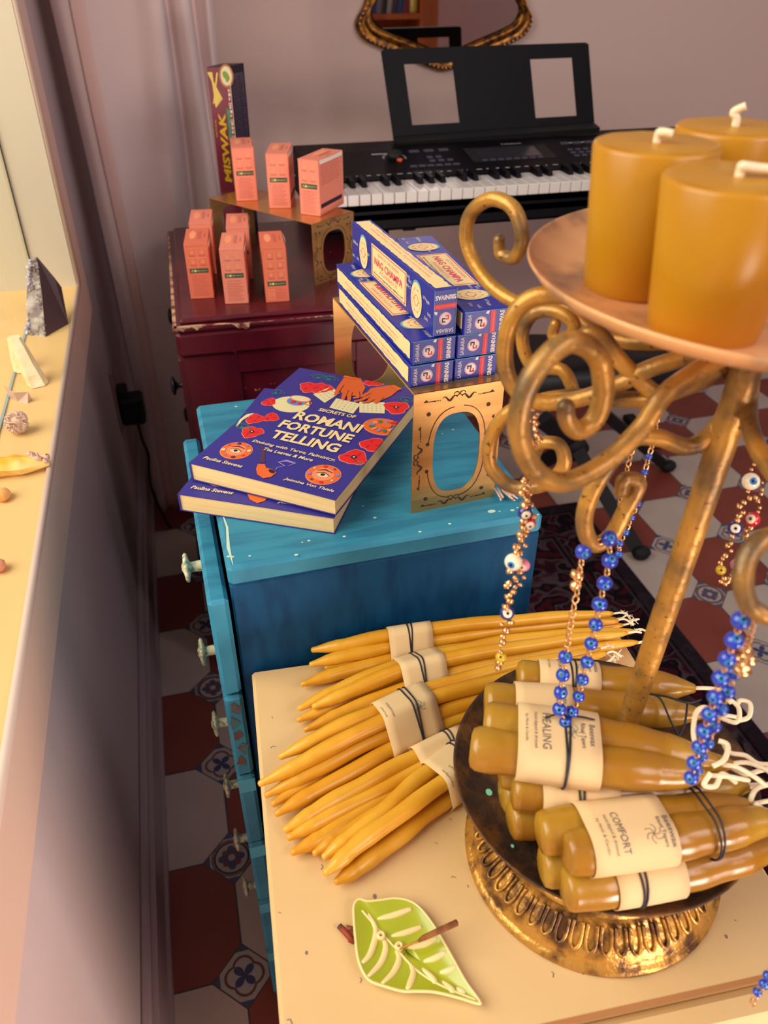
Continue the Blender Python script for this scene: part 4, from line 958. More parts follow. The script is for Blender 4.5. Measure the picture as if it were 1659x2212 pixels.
    # dish of oranges, framed eyes, pipe, moon
    c = (0.1408,0.1361); L('peach').disc(F, c[0], c[1], .0205, .0165, .0003); L('orange').disc(F, c[0], c[1], .0195, .0155, .0005)
    rr = random.Random(3)
    for k in range(12): a = k*.52; L(('lav', 'green', 'peach')[k % 3]).disc(F, c[0]+.0115*math.cos(a), c[1]+.009*math.sin(a), .0034, .0022, .0007+.00005*k, 0, 10, a)
    L('orange').disc(F, c[0]+.003, c[1]+.002, .006, .0045, .0015); L('red').disc(F, c[0]+.009, c[1]+.011, .006, .0025, .0016, 0, 14, .6)
    for c, r_, brow in (((0.0293,0.0366), .0150, 1), ((0.1249,0.0320), .0158, 2)):
        L('peach').disc(F, c[0], c[1], r_*1.06, lift=.0003); L('orange').disc(F, c[0], c[1], r_, lift=.0005); L('peach').disc(F, c[0], c[1], r_*.66, lift=.0007)
        L('card').disc(F, c[0], c[1]-.0015, r_*.36, r_*.2, .0009); L('dark').disc(F, c[0], c[1]-.0012, r_*.13, lift=.0011); L('dark').stroke(F, [(c[0]-r_*.42, c[1]-.001), (c[0], c[1]+r_*.16), (c[0]+r_*.42, c[1]-.001)], .0007, .0012); L('dark').stroke(F, [(c[0]-r_*.5, c[1]+r_*.22), (c[0]-r_*.1, c[1]+r_*.46), (c[0]+r_*.5, c[1]+r_*.3)], [.0006, .0016, .0005], .0012)
        for k in range(8):
            a = k*PI/4+.3; L(('red', 'card', 'lav', 'brown')[(k+brow) % 4]).disc(F, c[0]+r_*.84*math.cos(a), c[1]+r_*.84*math.sin(a), .0012 if k % 2 else .0021, lift=.0010, n=10)
    L('brown').stroke(F, [(0.0437,0.0575), (0.0544,0.0446), (0.0635,0.0272)], [.0012, .0030, .0045], .0004)
    poly('orange', ccw([(0.0608,0.0232), (0.0668,0.0257), (0.0715,0.0203), (0.0777,0.0209), (0.0840,0.0169), (0.0829,0.0088), (0.0776,0.0038), (0.0689,0.0078), (0.0633,0.0155)]), .0006)
    c = (0.0790,0.0171); L('dark').disc(F, c[0], c[1], .0040, .0022, .0009, 0, 16, -.5)
    L('lav').stroke(F, [(0.0809,0.0205), (0.0801,0.0254), (0.0855,0.0305), (0.0769,0.0343), (0.0823,0.0395), (0.0919,0.0385), (0.0882,0.0316)], [.0006, .001, .0016, .002, .004, .003, .0006], .0004)
    L('card').stroke(F, [(0.0046,0.0775), (0.0007,0.0916), (0.0033,0.1026), (0.0068,0.1091)], [.002, .006, .005, .0006], .0004)
    names = dict(lettering=('cover_lettering', BTXT), red=('printed_poppies', BRED), green=('printed_vines', BGRN), peach=('printed_outlines', BPNK), dark=('printed_linework', BDK), card=('printed_cards', BCARD), blue=('printed_cup', mat('print_cupblue', (110, 130, 190), .5)), orange=('printed_ornaments', BORG), lav=('printed_smoke', BLAV), skin=('printed_hands', BSKIN), nail=('printed_nails', BPNK), brown=('printed_pipe', BBRN))
    # drape the printing on the slightly bowed cover
    AL = MB(); ml = []
    for k, mb_ in A_.items():
        for p in mb_.v: p.z += -.002*((p.x/BW)**2)*(1-.5*p.y/BL) if t is tb else -.001*((p.x/BW)**2)*(1-.5*p.y/BL)
        AL.add([V(min(max(p.x, .0004), BW-.0003), min(max(p.y, .0004), BL-.0003), p.z) for p in mb_.v], mb_.f, len(ml)); ml.append(names[k][1])
    AL.build('cover_printing', ml, t, world=False)
cover_art(tb); cover_art(lb)

# splinters beside the riser
for i, (a, b_) in enumerate((((0.3294,-0.0163,0.8530), (0.3282,-0.0365,0.8530)), ((0.3361,-0.0213,0.8530), (0.3402,-0.0372,0.8530)))):
    m = MB(); rr = random.Random(i)
    a, b_ = V(*a), V(*b_)
    for k in range(5 if i == 0 else 9): m.tube([a+V(rr.uniform(-.003, .003), rr.uniform(-.002, .002), rr.uniform(0, .002)), b_+V(rr.uniform(-.004, .004), rr.uniform(-.004, .004), rr.uniform(0, .003))], .0009, 6)
    tag(m.build('wood_splinters', TWIG), ('short bundle of pale wood splinters next to the brass riser leg on blue paint', 'frayed tuft of pale shavings near the right edge of the blue dresser')[i], 'wood shavings')

# ---------------------------------------------------------------- candle bundles
def candle_mesh(path, prof, n=18, wob=0, seed=0, eb=False):
    """path: 3D points; prof: (fraction, radius) pairs"""
    P = smoothpath(path, 14); L_ = [0]
    for i in range(1, len(P)): L_.append(L_[-1]+(P[i]-P[i-1]).length)
    T_ = L_[-1]; xs = [a for a, _ in prof]; ys = [b for _, b in prof]
    fr = sorted(set([i/60 for i in range(61)]+xs)); pts = []; rs = []; rr = random.Random(seed)
    for f in fr:
        d = f*T_; k = next((i for i in range(1, len(L_)) if L_[i] >= d-1e-9), len(L_)-1)
        p = P[k-1].lerp(P[k], (d-L_[k-1])/max(1e-9, L_[k]-L_[k-1]))
        w_ = wob*math.sin(f*11+seed*2.3) + wob*.6*math.sin(f*23+seed*5.1)
        pts.append(p+V(0, w_*.8, w_*.4)); rs.append(interp(xs, ys, f)*(1+.03*math.sin(f*31+seed)))
    m = MB(); m.tube(pts, rs, n); return m, P, T_
def hull(pts):
    pts = sorted(set(pts)); 
    def cr(o, a, b): return (a[0]-o[0])*(b[1]-o[1])-(a[1]-o[1])*(b[0]-o[0])
    lo = []
    for p in pts:
        while len(lo) >= 2 and cr(lo[-2], lo[-1], p) <= 0: lo.pop()
        lo.append(p)
    up = []
    for p in reversed(pts):
        while len(up) >= 2 and cr(up[-2], up[-1], p) <= 0: up.pop()
        up.append(p)
    return lo[:-1]+up[:-1]
def resample(poly, n):
    # start at the top-most point, go counter-clockwise
    k = max(range(len(poly)), key=lambda i: poly[i][1]); poly = poly[k:]+poly[:k]; P = poly+[poly[0]]; L_ = [0]
    for i in range(1, len(P)): L_.append(L_[-1]+math.dist(P[i], P[i-1]))
    out = []; j = 1
    for i in range(n):
        d = L_[-1]*i/n
        while L_[j] < d: j += 1
        t = (d-L_[j-1])/max(1e-9, L_[j]-L_[j-1]); out.append((lerp(P[j-1][0], P[j][0], t), lerp(P[j-1][1], P[j][1], t)))
    return out, L_[-1]
def bundle(name, label, group, origin, axis, candles, prof, s0, s1, twines, texts=(), waxm=None, wicks=True, off=.0009, n=18, wob=0, cat='candle bundle', minz=None, wicklen=.012, knot=None, skew=0):
    o_ = V(*origin); ax = V(*axis).normalized(); side = V(-ax.y, ax.x, 0).normalized(); upv = ax.cross(side).normalized()
    if upv.z < 0: upv = -upv
    t = thing(name, label, cat, tuple(o_), 0, group)
    info = []
    for i, path in enumerate(candles):
        pp = [V(*q) for q in path]; m, P, T_ = candle_mesh(pp, prof, n, wob, i+len(label)); c = m.build('candle', waxm, t); info.append((P, T_))
        if wicks:
            rr = random.Random(i+3); e = P[-1]; d = (P[-1]-P[-3]).normalized(); wp = [e-d*.002, e+d*wicklen*.5+V(0, 0, .001), e+d*wicklen+V(rr.uniform(-.003, .003), rr.uniform(-.005, .005), rr.uniform(-.002, .004)), e+d*wicklen*1.3+V(rr.uniform(-.004, .004), rr.uniform(-.008, .008), rr.uniform(-.004, .002))]
            w_ = MB(); w_.tube(smoothpath(wp, 4), .0011 if prof[2][1] < .009 else .0016, 6)
            if prof[2][1] < .009:
                for k in range(5): w_.tube([wp[2]+V(0, 0, 0), wp[2]+V(rr.uniform(-.002, .006), rr.uniform(-.005, .005), rr.uniform(-.003, .003))], .0004, 4)
            w_.build('wick', WICK, c)
    def section(s):
        pts = []
        for P, T_ in info:
            best = None
            for a, b_ in zip(P, P[1:]):
                sa, sb = (a-o_).dot(ax), (b_-o_).dot(ax)
                if (sa-s)*(sb-s) <= 0 and sa != sb: best = a.lerp(b_, (s-sa)/(sb-sa)); break
            if best is None: best = P[0] if abs((P[0]-o_).dot(ax)-s) < abs((P[-1]-o_).dot(ax)-s) else P[-1]
            q = best-o_; r_ = max(b for _, b in prof)*1.02+off
            for k in range(20): a = 2*PI*k/20; pts.append((round(q.dot(side)+r_*math.cos(a), 6), round(q.dot(upv)+r_*math.sin(a), 6)))
        h = hull(pts)
        return resample(h, 72)
    def pt(s, q, extra=0): return o_+ax*s+side*q[0]+upv*q[1]
    m = MB(); K = 6; rings = []; R_in = []
    for i in range(K+1):
        s = lerp(s0, s1, i/K); rg_, per = section(s); rings.append([pt(s+skew*0, q) for q in rg_])
    n_ = 72; vs = [p for r_ in rings for p in r_]
    m.add(vs, [(i*n_+k, i*n_+(k+1) % n_, (i+1)*n_+(k+1) % n_, (i+1)*n_+k) for i in range(K) for k in range(n_)], 0, True)
    pb = m.build('paper_band', PAPER, t); md = pb.modifiers.new('s', 'SOLIDIFY'); md.thickness = .0005; md.offset = 1
    for s in twines:
        rg_, per = section(s); ce = (sum(q[0] for q in rg_)/72, sum(q[1] for q in rg_)/72)
        for d in (0, .0022):
            m = MB(); m.tube([pt(s+d+.002*math.sin(k*2*PI/72+d*900)*(.4+d*200), (ce[0]+(q[0]-ce[0])*1.05, ce[1]+(q[1]-ce[1])*1.05)) for k, q in enumerate(rg_)], .00075, 6, closed=True); m.build('twine', TWINE, t)
    if knot:
        s, fr = knot; rg_, per = section(s); q = rg_[int(fr*72) % 72]; c = pt(s, q)+upv*.0015
        m = MB(); m.ball(c, .002, 8); m.tube(smoothpath([c, c+ax*.008+upv*.002, c+ax*.018+upv*.0005]), .0007, 5); m.tube(smoothpath([c, c-ax*.006+upv*.002, c-ax*.013-side*.002]), .0007, 5); m.build('knot', TWINE, t)
    if texts:
        m = MB()
        for (s_, b0, b1, txt, hh, mi, bold) in texts:
            # reading direction runs around the band (b0 > b1 arc metres from the top ridge), letter tops towards +axis
            vs, fs = text_geo(txt, bold, 0) if not txt.startswith('*') else ([], [])
            rg_, per = section(lerp(s0, s1, .5))
            def onring(arc, s):
                r2, p2 = section_cached(round(s, 4)); a = (arc/p2) % 1*72; i = int(a); q = r2[i % 72]; q2 = r2[(i+1) % 72]; f = a-i; x, y = lerp(q[0], q2[0], f), lerp(q[1], q2[1], f)
                cx = sum(z[0] for z in r2)/72; cy = sum(z[1] for z in r2)/72; dx, dy = q2[1]-q[1], -(q2[0]-q[0]); l = math.hypot(dx, dy) or 1
                return pt(s, (x+dx/l*.0009, y+dy/l*.0009))
            cache = {}
            def section_cached(s):
                if s not in cache: cache[s] = section(s)
                return cache[s]
            if vs:
                xs = [p[0] for p in vs]; ys = [p[1] for p in vs]; w0 = max(xs)-min(xs); h0 = max(ys)-min(ys)
                m.add([onring(b1+(b0-b1)*(p[0]-min(xs))/w0, s_+(p[1]-min(ys))/h0*hh) for p in vs], fs, mi)
            else:
                for lobe in range(6):
                    a = lobe*PI/3; pts = [onring((b0+b1)/2+hh*.5*(math.cos(a)*q+math.sin(a)*.35*math.sin(q*PI)), s_+hh*.5+hh*.5*(math.sin(a)*q-math.cos(a)*.35*math.sin(q*PI))) for q in [k/8 for k in range(9)]]
                    m.tube(pts, .00016, 4, mi)
        m.build('band_lettering', [INK, INKB], t)
    return t
TP = [(0, .0014), (.004, .0026), (.018, .0031), (.03, .0038), (.055, .0054), (.085, .0064), (.11, .0060), (.15, .0066), (.19, .0070), (.26, .0068), (.5, .0067), (.85, .0056), (.94, .0042), (.985, .0028), (1, .0016)]
TG = 'bundles of thin beeswax tapers on the cream table'
def tap(*p): return list(p)
b1 = [tap((0.1288,-0.0753,0.7410), (0.2163,-0.0858,0.7520), (0.3216,-0.0945,0.7520), (0.4270,-0.1077,0.7480)), tap((0.1243,-0.0894,0.7370), (0.2151,-0.0904,0.7420), (0.3220,-0.0961,0.7410), (0.4324,-0.1099,0.7400)), tap((0.1129,-0.1083,0.7325), (0.2089,-0.0969,0.7325), (0.3217,-0.0989,0.7325), (0.4388,-0.1103,0.7325)), tap((0.1379,-0.0909,0.7325), (0.2168,-0.0849,0.7325), (0.3268,-0.0862,0.7325), (0.4360,-0.1012,0.7325))]
bundle('taper_bundle', 'rearmost bundle of thin beeswax tapers, lying along the back edge of the table', TG, (0.1146,-0.0993,0.7350), tuple(V(*(0.4320,-0.1078,0.7350))-V(*(0.1207,-0.0889,0.7350))), b1, TP, .086, .128, [.105], waxm=WAX, wob=.0006)
b2 = [tap((0.1171,-0.1448,0.7420), (0.2019,-0.1339,0.7535), (0.3067,-0.1310,0.7535), (0.4269,-0.1359,0.7480)), tap((0.1049,-0.1403,0.7380), (0.2028,-0.1185,0.7435), (0.3148,-0.1133,0.7435), (0.4396,-0.1299,0.7430)), tap((0.1024,-0.1482,0.7325), (0.2038,-0.1283,0.7325), (0.3141,-0.1178,0.7325), (0.4379,-0.1369,0.7325)), tap((0.1061,-0.1607,0.7345), (0.2004,-0.1459,0.7425), (0.3062,-0.1351,0.7425), (0.4360,-0.1429,0.7400))]
bundle('taper_bundle', 'second bundle of thin beeswax tapers from the back, its band tied with double black twine', TG, (0.1063,-0.1477,0.7350), tuple(V(*(0.4378,-0.1362,0.7350))-V(*(0.1063,-0.1477,0.7350))), b2, TP, .094, .136, [.112], waxm=WAX, wob=.0006)
b3 = [tap((0.0809,-0.1915,0.7440), (0.1576,-0.1790,0.7570), (0.2331,-0.1612,0.7570), (0.3916,-0.1485,0.7480)), tap((0.0614,-0.2128,0.7420), (0.1562,-0.1932,0.7600), (0.2324,-0.1758,0.7600), (0.3934,-0.1572,0.7500)), tap((0.0648,-0.2179,0.7345), (0.1599,-0.1987,0.7490), (0.2350,-0.1824,0.7500), (0.3894,-0.1624,0.7440)), tap((0.0689,-0.2271,0.7325), (0.1642,-0.1923,0.7325), (0.2378,-0.1768,0.7325), (0.3921,-0.1566,0.7325)), tap((0.0703,-0.2369,0.7345), (0.1654,-0.2080,0.7420), (0.2354,-0.1887,0.7420), (0.3801,-0.1681,0.7400)), tap((0.0835,-0.1945,0.7325), (0.1628,-0.1732,0.7325), (0.2365,-0.1545,0.7325), (0.3934,-0.1446,0.7325))]
t3 = bundle('taper_bundle', 'large middle bundle of thin tapers whose band is tied with a black knot', TG, (0.0619,-0.2091,0.7350), tuple(V(*(0.3933,-0.1439,0.7350))-V(*(0.0619,-0.2091,0.7350))), b3, TP, .108, .158, [.136], [(.110, .004, -.008, 'by Mirth & Candle', .0022, 0, 0), (.116, .006, -.010, 'hand-dipped & dressed', .0026, 0, 0), (.137, .012, .002, '*', .010, 1, 0)], waxm=WAX, wob=.0008, knot=(.142, .80))
b4 = [tap((0.0749,-0.2529,0.7370), (0.1915,-0.2171,0.7425), (0.2404,-0.2043,0.7425), (0.3128,-0.1850,0.7400)), tap((0.0765,-0.2600,0.7345), (0.1927,-0.2267,0.7375), (0.2426,-0.2107,0.7375), (0.3180,-0.1939,0.7375)), tap((0.0774,-0.2711,0.7325), (0.1864,-0.2350,0.7325), (0.2402,-0.2184,0.7325), (0.3161,-0.1998,0.7325)), tap((0.0934,-0.2760,0.7325), (0.1924,-0.2411,0.7325), (0.2325,-0.2284,0.7325), (0.2850,-0.2115,0.7325))]
TP4 = TP
bundle('taper_bundle', 'shaded bundle of thin tapers tucked under the large middle bundle', TG, (0.0745,-0.2547,0.7350), tuple(V(*(0.3192,-0.1920,0.7350))-V(*(0.0739,-0.2585,0.7350))), b4, TP4, .120, .168, [.152], waxm=WAX, wob=.0008)
b5 = [tap((0.0993,-0.2832,0.7380), (0.1521,-0.2620,0.7450), (0.2113,-0.2295,0.7470), (0.2980,-0.1971,0.7470)), tap((0.0975,-0.2985,0.7420), (0.1527,-0.2736,0.7480), (0.2132,-0.2469,0.7500), (0.2965,-0.2098,0.7500)), tap((0.1045,-0.3023,0.7325), (0.1548,-0.2798,0.7325), (0.2164,-0.2517,0.7325), (0.2662,-0.2266,0.7325))]
bundle('taper_bundle', 'nearest bundle of thin tapers, running under the rim of the round tray', TG, (0.1005,-0.2922,0.7350), tuple(V(*(0.3011,-0.1981,0.7350))-V(*(0.1005,-0.2922,0.7350))), b5, TP, .108, .150, [.138], [(.111, .012, -.004, 'hand-dipped & dressed', .0026, 0, 0), (.118, .010, -.004, 'by Mirth & Candle', .0024, 0, 0)], waxm=WAX, wob=.0008)

# ---------------------------------------------------------------- antique gold stand on which the fat candles lie
BC = (.299, -.319)
cs = thing('candle_stand', 'tall antique gold candle stand with a tray, a post and scrolled arms', 'candle stand', (BC[0], BC[1], .725))
m = MB(); m.lathe([(.0, .7252), (.092, .7252), (.0945, .7262), (.0948, .729), (.0915, .731), (.090, .7325), (.0895, .735), (.085, .7425), (.076, .7525), (.0715, .7585), (.0735, .7600), (.0742, .7625), (.0728, .7650), (.0685, .7660), (.060, .7700), (.045, .778), (.03, .79), (.02, .797), (.0, .797)], (BC[0], BC[1], 0), 96)
m.build('base', BASEM, cs)
m = MB()
for k in range(52):
    a = 2*PI*k/52; ca, sa = math.cos(a), math.sin(a); tx_ = V(-sa, ca, 0); rd = V(ca, sa, 0)
    def bp_(u_, s_): # u_ across, s_ 0(top)..1(bottom) along the flank
        r_ = lerp(.0745, .0865, s_); z_ = lerp(.7548, .7408, s_); return V(BC[0], BC[1], z_)+rd*(r_+.0006)+tx_*u_+V(0, 0, .0006)
    m.tube(smoothpath([bp_(-.0028, .04), bp_(-.0034, .35), bp_(-.0034, .70), bp_(-.0022, .95), bp_(0, 1.03), bp_(.0022, .95), bp_(.0034, .70), bp_(.0034, .35), bp_(.0028, .04)], 3), .0013, 6)
tag(m.build('looped_border', BASEM, cs), None, None)
TC_ = (.302, -.308)
m = MB(); m.lathe([(.0, .7972), (.06, .7976), (.085, .7995), (.098, .8030), (.1045, .8065), (.1068, .8078), (.1070, .8066), (.1048, .8045), (.099, .8008), (.085, .7970), (.06, .7948), (.0, .794)], (TC_[0], TC_[1], 0), 96); m.build('tray', TRAYM, cs)
m = MB()
for (x, y, r_) in ((*(0.2167,-0.3045,0.8040)[:2], .0022), (*(0.2171,-0.3467,0.8020)[:2], .001)): m.disc((V(x, y, .8045), V(1, 0, 0), V(0, 1, 0)), 0, 0, r_, r_*1.3, .0, n=10)
m.build('verdigris_spot', mat('verdigris', (120, 196, 160), .7), cs)
m = MB(); m.tube([(.3165, -.300, .797), (.3215, -.2975, .85), (.3335, -.2985, 1.10), (.340, -.292, 1.145)], [.0075, .0075, .0080, .0085], 18); m.build('post', GOLD, cs)
PC = (.349, -.285); PZ = 1.150
m = MB(); m.lathe([(0, 1.146), (.06, 1.1465), (.105, 1.149), (.119, 1.1535), (.1235, 1.158), (.1245, 1.1595), (.1250, 1.1580), (.1205, 1.152), (.106, 1.1465), (.06, 1.1440), (0, 1.1435)], (PC[0], PC[1], 0), 96); m.build('top_plate', COPPER, cs)
m = MB(); m.lathe([(.013, 1.118), (.017, 1.122), (.017, 1.140), (.012, 1.1435)], (.338, -.294, 0), 24); m.build('collar', GOLD, cs)
def arm(pts, r=.0050, taper=True):
    P = smoothpath(pts, 7); n = len(P); R = [r*(1-.25*max(0, (i/n-.75)/.25)) if taper else r for i in range(n)]
    m = MB(); m.tube(P, R, 14); m.ball(P[-1], r*.85, 10); return m.build('scroll_arm', GOLD, cs)
hub = (.338, -.294, 1.125)
arm([hub, (0.2999,-0.2270,1.0995), (0.2796,-0.1889,1.1089), (0.2657,-0.1626,1.1015), (0.2525,-0.1377,1.1092), (0.2441,-0.1220,1.1276), (0.2442,-0.1223,1.1467), (0.2518,-0.1366,1.1595), (0.2603,-0.1524,1.1575), (0.2645,-0.1604,1.1429), (0.2626,-0.1568,1.1293), (0.2573,-0.1469,1.1287), (0.2562,-0.1448,1.1368)], .0046)
arm([(0.2575,-0.2483,1.1373), (0.2410,-0.2387,1.1354), (0.2314,-0.2332,1.1240), (0.2287,-0.2317,1.1022), (0.2337,-0.2345,1.0831), (0.2470,-0.2422,1.0741), (0.2667,-0.2536,1.0790), (0.2846,-0.2639,1.0914), (0.2994,-0.2724,1.1040), hub], .0048, False)
arm([(0.2789,-0.2261,1.0674), (0.2728,-0.2189,1.0799), (0.2602,-0.2039,1.0776), (0.2546,-0.1972,1.0935), (0.2578,-0.2009,1.1092), (0.2668,-0.2118,1.1146), (0.2747,-0.2212,1.1097), (0.2730,-0.2191,1.0991), (0.2672,-0.2122,1.0998), (0.2675,-0.2126,1.1070)], .0040)
arm([(0.2614,-0.2505,1.1134), (0.2703,-0.2556,1.1185), (0.2827,-0.2628,1.1043), (0.2950,-0.2699,1.0925), (0.3042,-0.2752,1.0878), (0.3172,-0.2827,1.0959), (0.3274,-0.2886,1.1055)], .0046, False)
arm([hub, (0.2888,-0.3028,1.1064), (0.2744,-0.3059,1.0877), (0.2530,-0.3104,1.0718), (0.2295,-0.3154,1.0684), (0.2105,-0.3195,1.0821), (0.1994,-0.3218,1.1058), (0.2012,-0.3214,1.1275), (0.2114,-0.3193,1.1408), (0.2236,-0.3167,1.1443), (0.2387,-0.3135,1.1337), (0.2455,-0.3120,1.1151), (0.2432,-0.3125,1.1008), (0.2344,-0.3144,1.0967), (0.2268,-0.3160,1.1037), (0.2245,-0.3165,1.1116)], .0052)
arm([(0.3066,-0.2691,1.0808), (0.2875,-0.2532,1.0761), (0.2714,-0.2397,1.0732), (0.2552,-0.2260,1.0648), (0.2417,-0.2147,1.0523), (0.2350,-0.2091,1.0321), (0.2368,-0.2106,1.0120), (0.2491,-0.2209,1.0015), (0.2647,-0.2340,1.0098), (0.2717,-0.2399,1.0261), (0.2682,-0.2369,1.0391), (0.2599,-0.2300,1.0376), (0.2574,-0.2279,1.0278)], .0046)
arm([hub, (0.3350,-0.2930,1.0932), (0.3301,-0.2934,1.0745), (0.3149,-0.2948,1.0645), (0.2918,-0.2968,1.0747), (0.2743,-0.2983,1.0767), (0.2632,-0.2993,1.0620), (0.2562,-0.2999,1.0458), (0.2556,-0.2999,1.0275), (0.2638,-0.2992,1.0108), (0.2749,-0.2983,1.0130), (0.2816,-0.2977,1.0307), (0.2865,-0.2972,1.0466), (0.2766,-0.2981,1.0518), (0.2758,-0.2982,1.0444)], .0048)
arm([hub, (0.3393,-0.2999,1.0934), (0.3278,-0.3206,1.0870), (0.3226,-0.3423,1.0816), (0.3220,-0.3631,1.0789), (0.3280,-0.3783,1.0777), (0.3225,-0.3939,1.0718), (0.3064,-0.3962,1.0715), (0.2939,-0.3941,1.0787), (0.2849,-0.3933,1.0799), (0.2762,-0.3966,1.0740), (0.2736,-0.4017,1.0646), (0.2767,-0.4068,1.0552), (0.2884,-0.4114,1.0497), (0.3032,-0.4087,1.0535)], .0046)
arm([hub, V(.40, -.27, 1.12), V(.45, -.25, 1.10), V(.49, -.235, 1.12), V(.495, -.232, 1.15), V(.475, -.24, 1.165), V(.46, -.245, 1.15)], .0046)
arm([hub, V(.37, -.24, 1.12), V(.39, -.19, 1.095), V(.41, -.15, 1.11), V(.415, -.14, 1.14), V(.405, -.155, 1.16), V(.395, -.17, 1.15)], .0046)

# three pillar candles on the top plate
def pillar(label, c, rb, rt, h, wick):
    t = thing('pillar_candle', label, 'candle', (*c, 1.1475), 0, 'pillar candles on the copper plate')
    m = MB(); z0 = 1.1478; z1 = z0+h
    m.lathe([(0, z0), (rb*.96, z0), (rb, z0+.0015), (lerp(rb, rt, .5), lerp(z0, z1, .5)), (rt, z1-.002), (rt-.0008, z1-.0004), (rt-.0022, z1)], (*c, 0), 72); m.build('wax_body', PILLAR, t)
    m = MB(); vs = [V(c[0], c[1], z1-.0016)]; K = 48
    for ri, (rr_, dz) in enumerate(((.3, -.0018), (.6, -.0014), (.85, -.0005), (.965, .0))):
        for k in range(K): a = 2*PI*k/K; vs.append(V(c[0]+rt*rr_*.97*math.cos(a), c[1]+rt*rr_*.97*math.sin(a), z1+dz+.0004*noise.noise(V(math.cos(a)*2, math.sin(a)*2, ri+c[0]*50))))
    fs = [(0, 1+k, 1+(k+1) % K) for k in range(K)]+[(1+r_*K+k, 1+(r_+1)*K+k, 1+(r_+1)*K+(k+1) % K, 1+r_*K+(k+1) % K) for r_ in range(3) for k in range(K)]
    m.add(vs, fs, 0, True); tag(m.build('top_surface', PILLART, t), 'paler, slightly sunken top', None)
    m = MB(); m.tube(smoothpath([V(c[0], c[1], z1-.004), V(c[0], c[1], z1+.003)]+[V(c[0]+a, c[1]+b_, z1+d) for a, b_, d in wick], 5), .0019, 8); m.build('wick', WICK, t)
pillar('beeswax pillar candle on the left of the copper plate, behind the front one', (.2765, -.2690), .0232, .0282, .0665, [(.0, -.002, .0045), (.004, -.005, .0040)])
pillar('front beeswax pillar candle on the copper plate, its long wick folded flat', (.2805, -.3255), .0240, .0296, .0640, [(.0, -.001, .0038), (.008, -.004, .0030), (.016, -.006, .0032)])
pillar('beeswax pillar candle at the back right of the copper plate, half hidden', (.3350, -.2420), .0235, .0280, .0665, [(-.002, .001, .006), (.002, -.002, .009)])

# ---------------------------------------------------------------- fat ritual candles on the tray
FP = [(0, .0085), (.008, .0122), (.03, .0138), (.08, .0142), (.5, .0138), (.78, .0125), (.90, .0088), (.965, .0052), (1, .0032)]
FG = 'bundles of fat ritual candles on the tray'
def fb(*a, **k): return bundle('ritual_candle_bundle', *a, waxm=WAXF, n=22, wicklen=.02, **k)
def ax_(a, b_): return tuple(V(*b_)-V(*a))
# lowest, at the front
fb('front bottom bundle of fat candles on the tray, under the comfort bundle', FG, (0.2294,-0.3903,0.8220), ax_((0.2294,-0.3903,0.8220), (0.3665,-0.3994,0.8220)), [[(0.2302,-0.3906,0.8220), (0.2965,-0.3968,0.8220), (0.3815,-0.3980,0.8220)], [(0.2240,-0.3724,0.8195), (0.2922,-0.3831,0.8195), (0.3816,-0.3897,0.8195)]], FP, .030, .074, [.044], [(.033, -.006, -.020, 'by Mirth & Candle', .0022, 0, 0), (.038, -.006, -.022, 'hand-dipped & dressed', .0024, 0, 0), (.060, -.004, -.014, '*', .010, 0, 0), (.067, -.008, -.020, 'Ritual Tapers', .003, 0, .01), (.071, -.008, -.018, 'Beeswax', .003, 0, .01)])
fb('comfort bundle of fat candles with a large cream band, at the front of the tray', FG, (0.2216,-0.3660,0.8460), ax_((0.2266,-0.3739,0.8460), (0.3634,-0.3843,0.8460)), [[(0.2220,-0.3658,0.8460), (0.2825,-0.3734,0.8460), (0.3625,-0.3788,0.8420)], [(0.2310,-0.3822,0.8475), (0.2891,-0.3889,0.8475), (0.3747,-0.3926,0.8440)]], FP, .024, .076, [.101], [(.031, .012, -.010, 'by Mirth & Candle', .0022, 0, 0), (.036, .013, -.012, 'hand-dipped & dressed', .0026, 0, 0), (.041, .013, -.013, 'COMFORT', .0045, 0, 0), (.056, .010, -.002, '*', .011, 0, 0), (.066, .012, -.006, 'Ritual Tapers', .0032, 0, .01), (.071, .013, -.006, 'Beeswax', .0034, 0, .01)])
fb('lower middle bundle of fat candles, partly under the two labelled bundles', FG, (0.2165,-0.3383,0.8220), ax_((0.2165,-0.3383,0.8220), (0.3595,-0.3500,0.8220)), [[(0.2169,-0.3378,0.8200), (0.2800,-0.3445,0.8200), (0.3689,-0.3529,0.8200)], [(0.2190,-0.3178,0.8195), (0.2895,-0.3262,0.8195), (0.3698,-0.3354,0.8195)]], FP, .026, .072, [.058], [(.029, -.004, -.016, 'by Mirth & Candle', .0022, 0, 0), (.035, -.006, -.018, 'hand-dipped & dressed', .0024, 0, 0), (.041, -.004, -.018, 'COMFORT', .004, 0, 0)])
fb('single-looking bundle of fat candles directly beneath the healing bundle', FG, (0.2173,-0.3329,0.8450), ax_((0.2173,-0.3329,0.8450), (0.3610,-0.3691,0.8450)), [[(0.2179,-0.3324,0.8450), (0.2877,-0.3526,0.8450), (0.3675,-0.3675,0.8430)], [(0.2162,-0.3156,0.8445), (0.2919,-0.3325,0.8445), (0.3683,-0.3492,0.8430)]], FP, .018, .066, [.040], [(.034, -.012, -.022, 'PROTECTION', .004, 0, 0)])
fb('rear bundle of fat candles behind the post of the stand, mostly hidden', FG, (0.2688,-0.2241,0.8215), ax_((0.2688,-0.2241,0.8215), (0.3972,-0.2685,0.8215)), [[(0.2688,-0.2241,0.8215), (0.3972,-0.2685,0.8215)]], FP, .016, .062, [.040], [(.022, .002, -.012, 'by Mirth & Candle', .0022, 0, 0), (.030, .003, -.010, 'COMFORT', .004, 0, 0), (.044, .004, -.004, '*', .008, 1, 0), (.052, .004, -.010, 'Ritual Tapers', .0032, 0, .01), (.057, .004, -.010, 'Beeswax', .0034, 0, .01)])
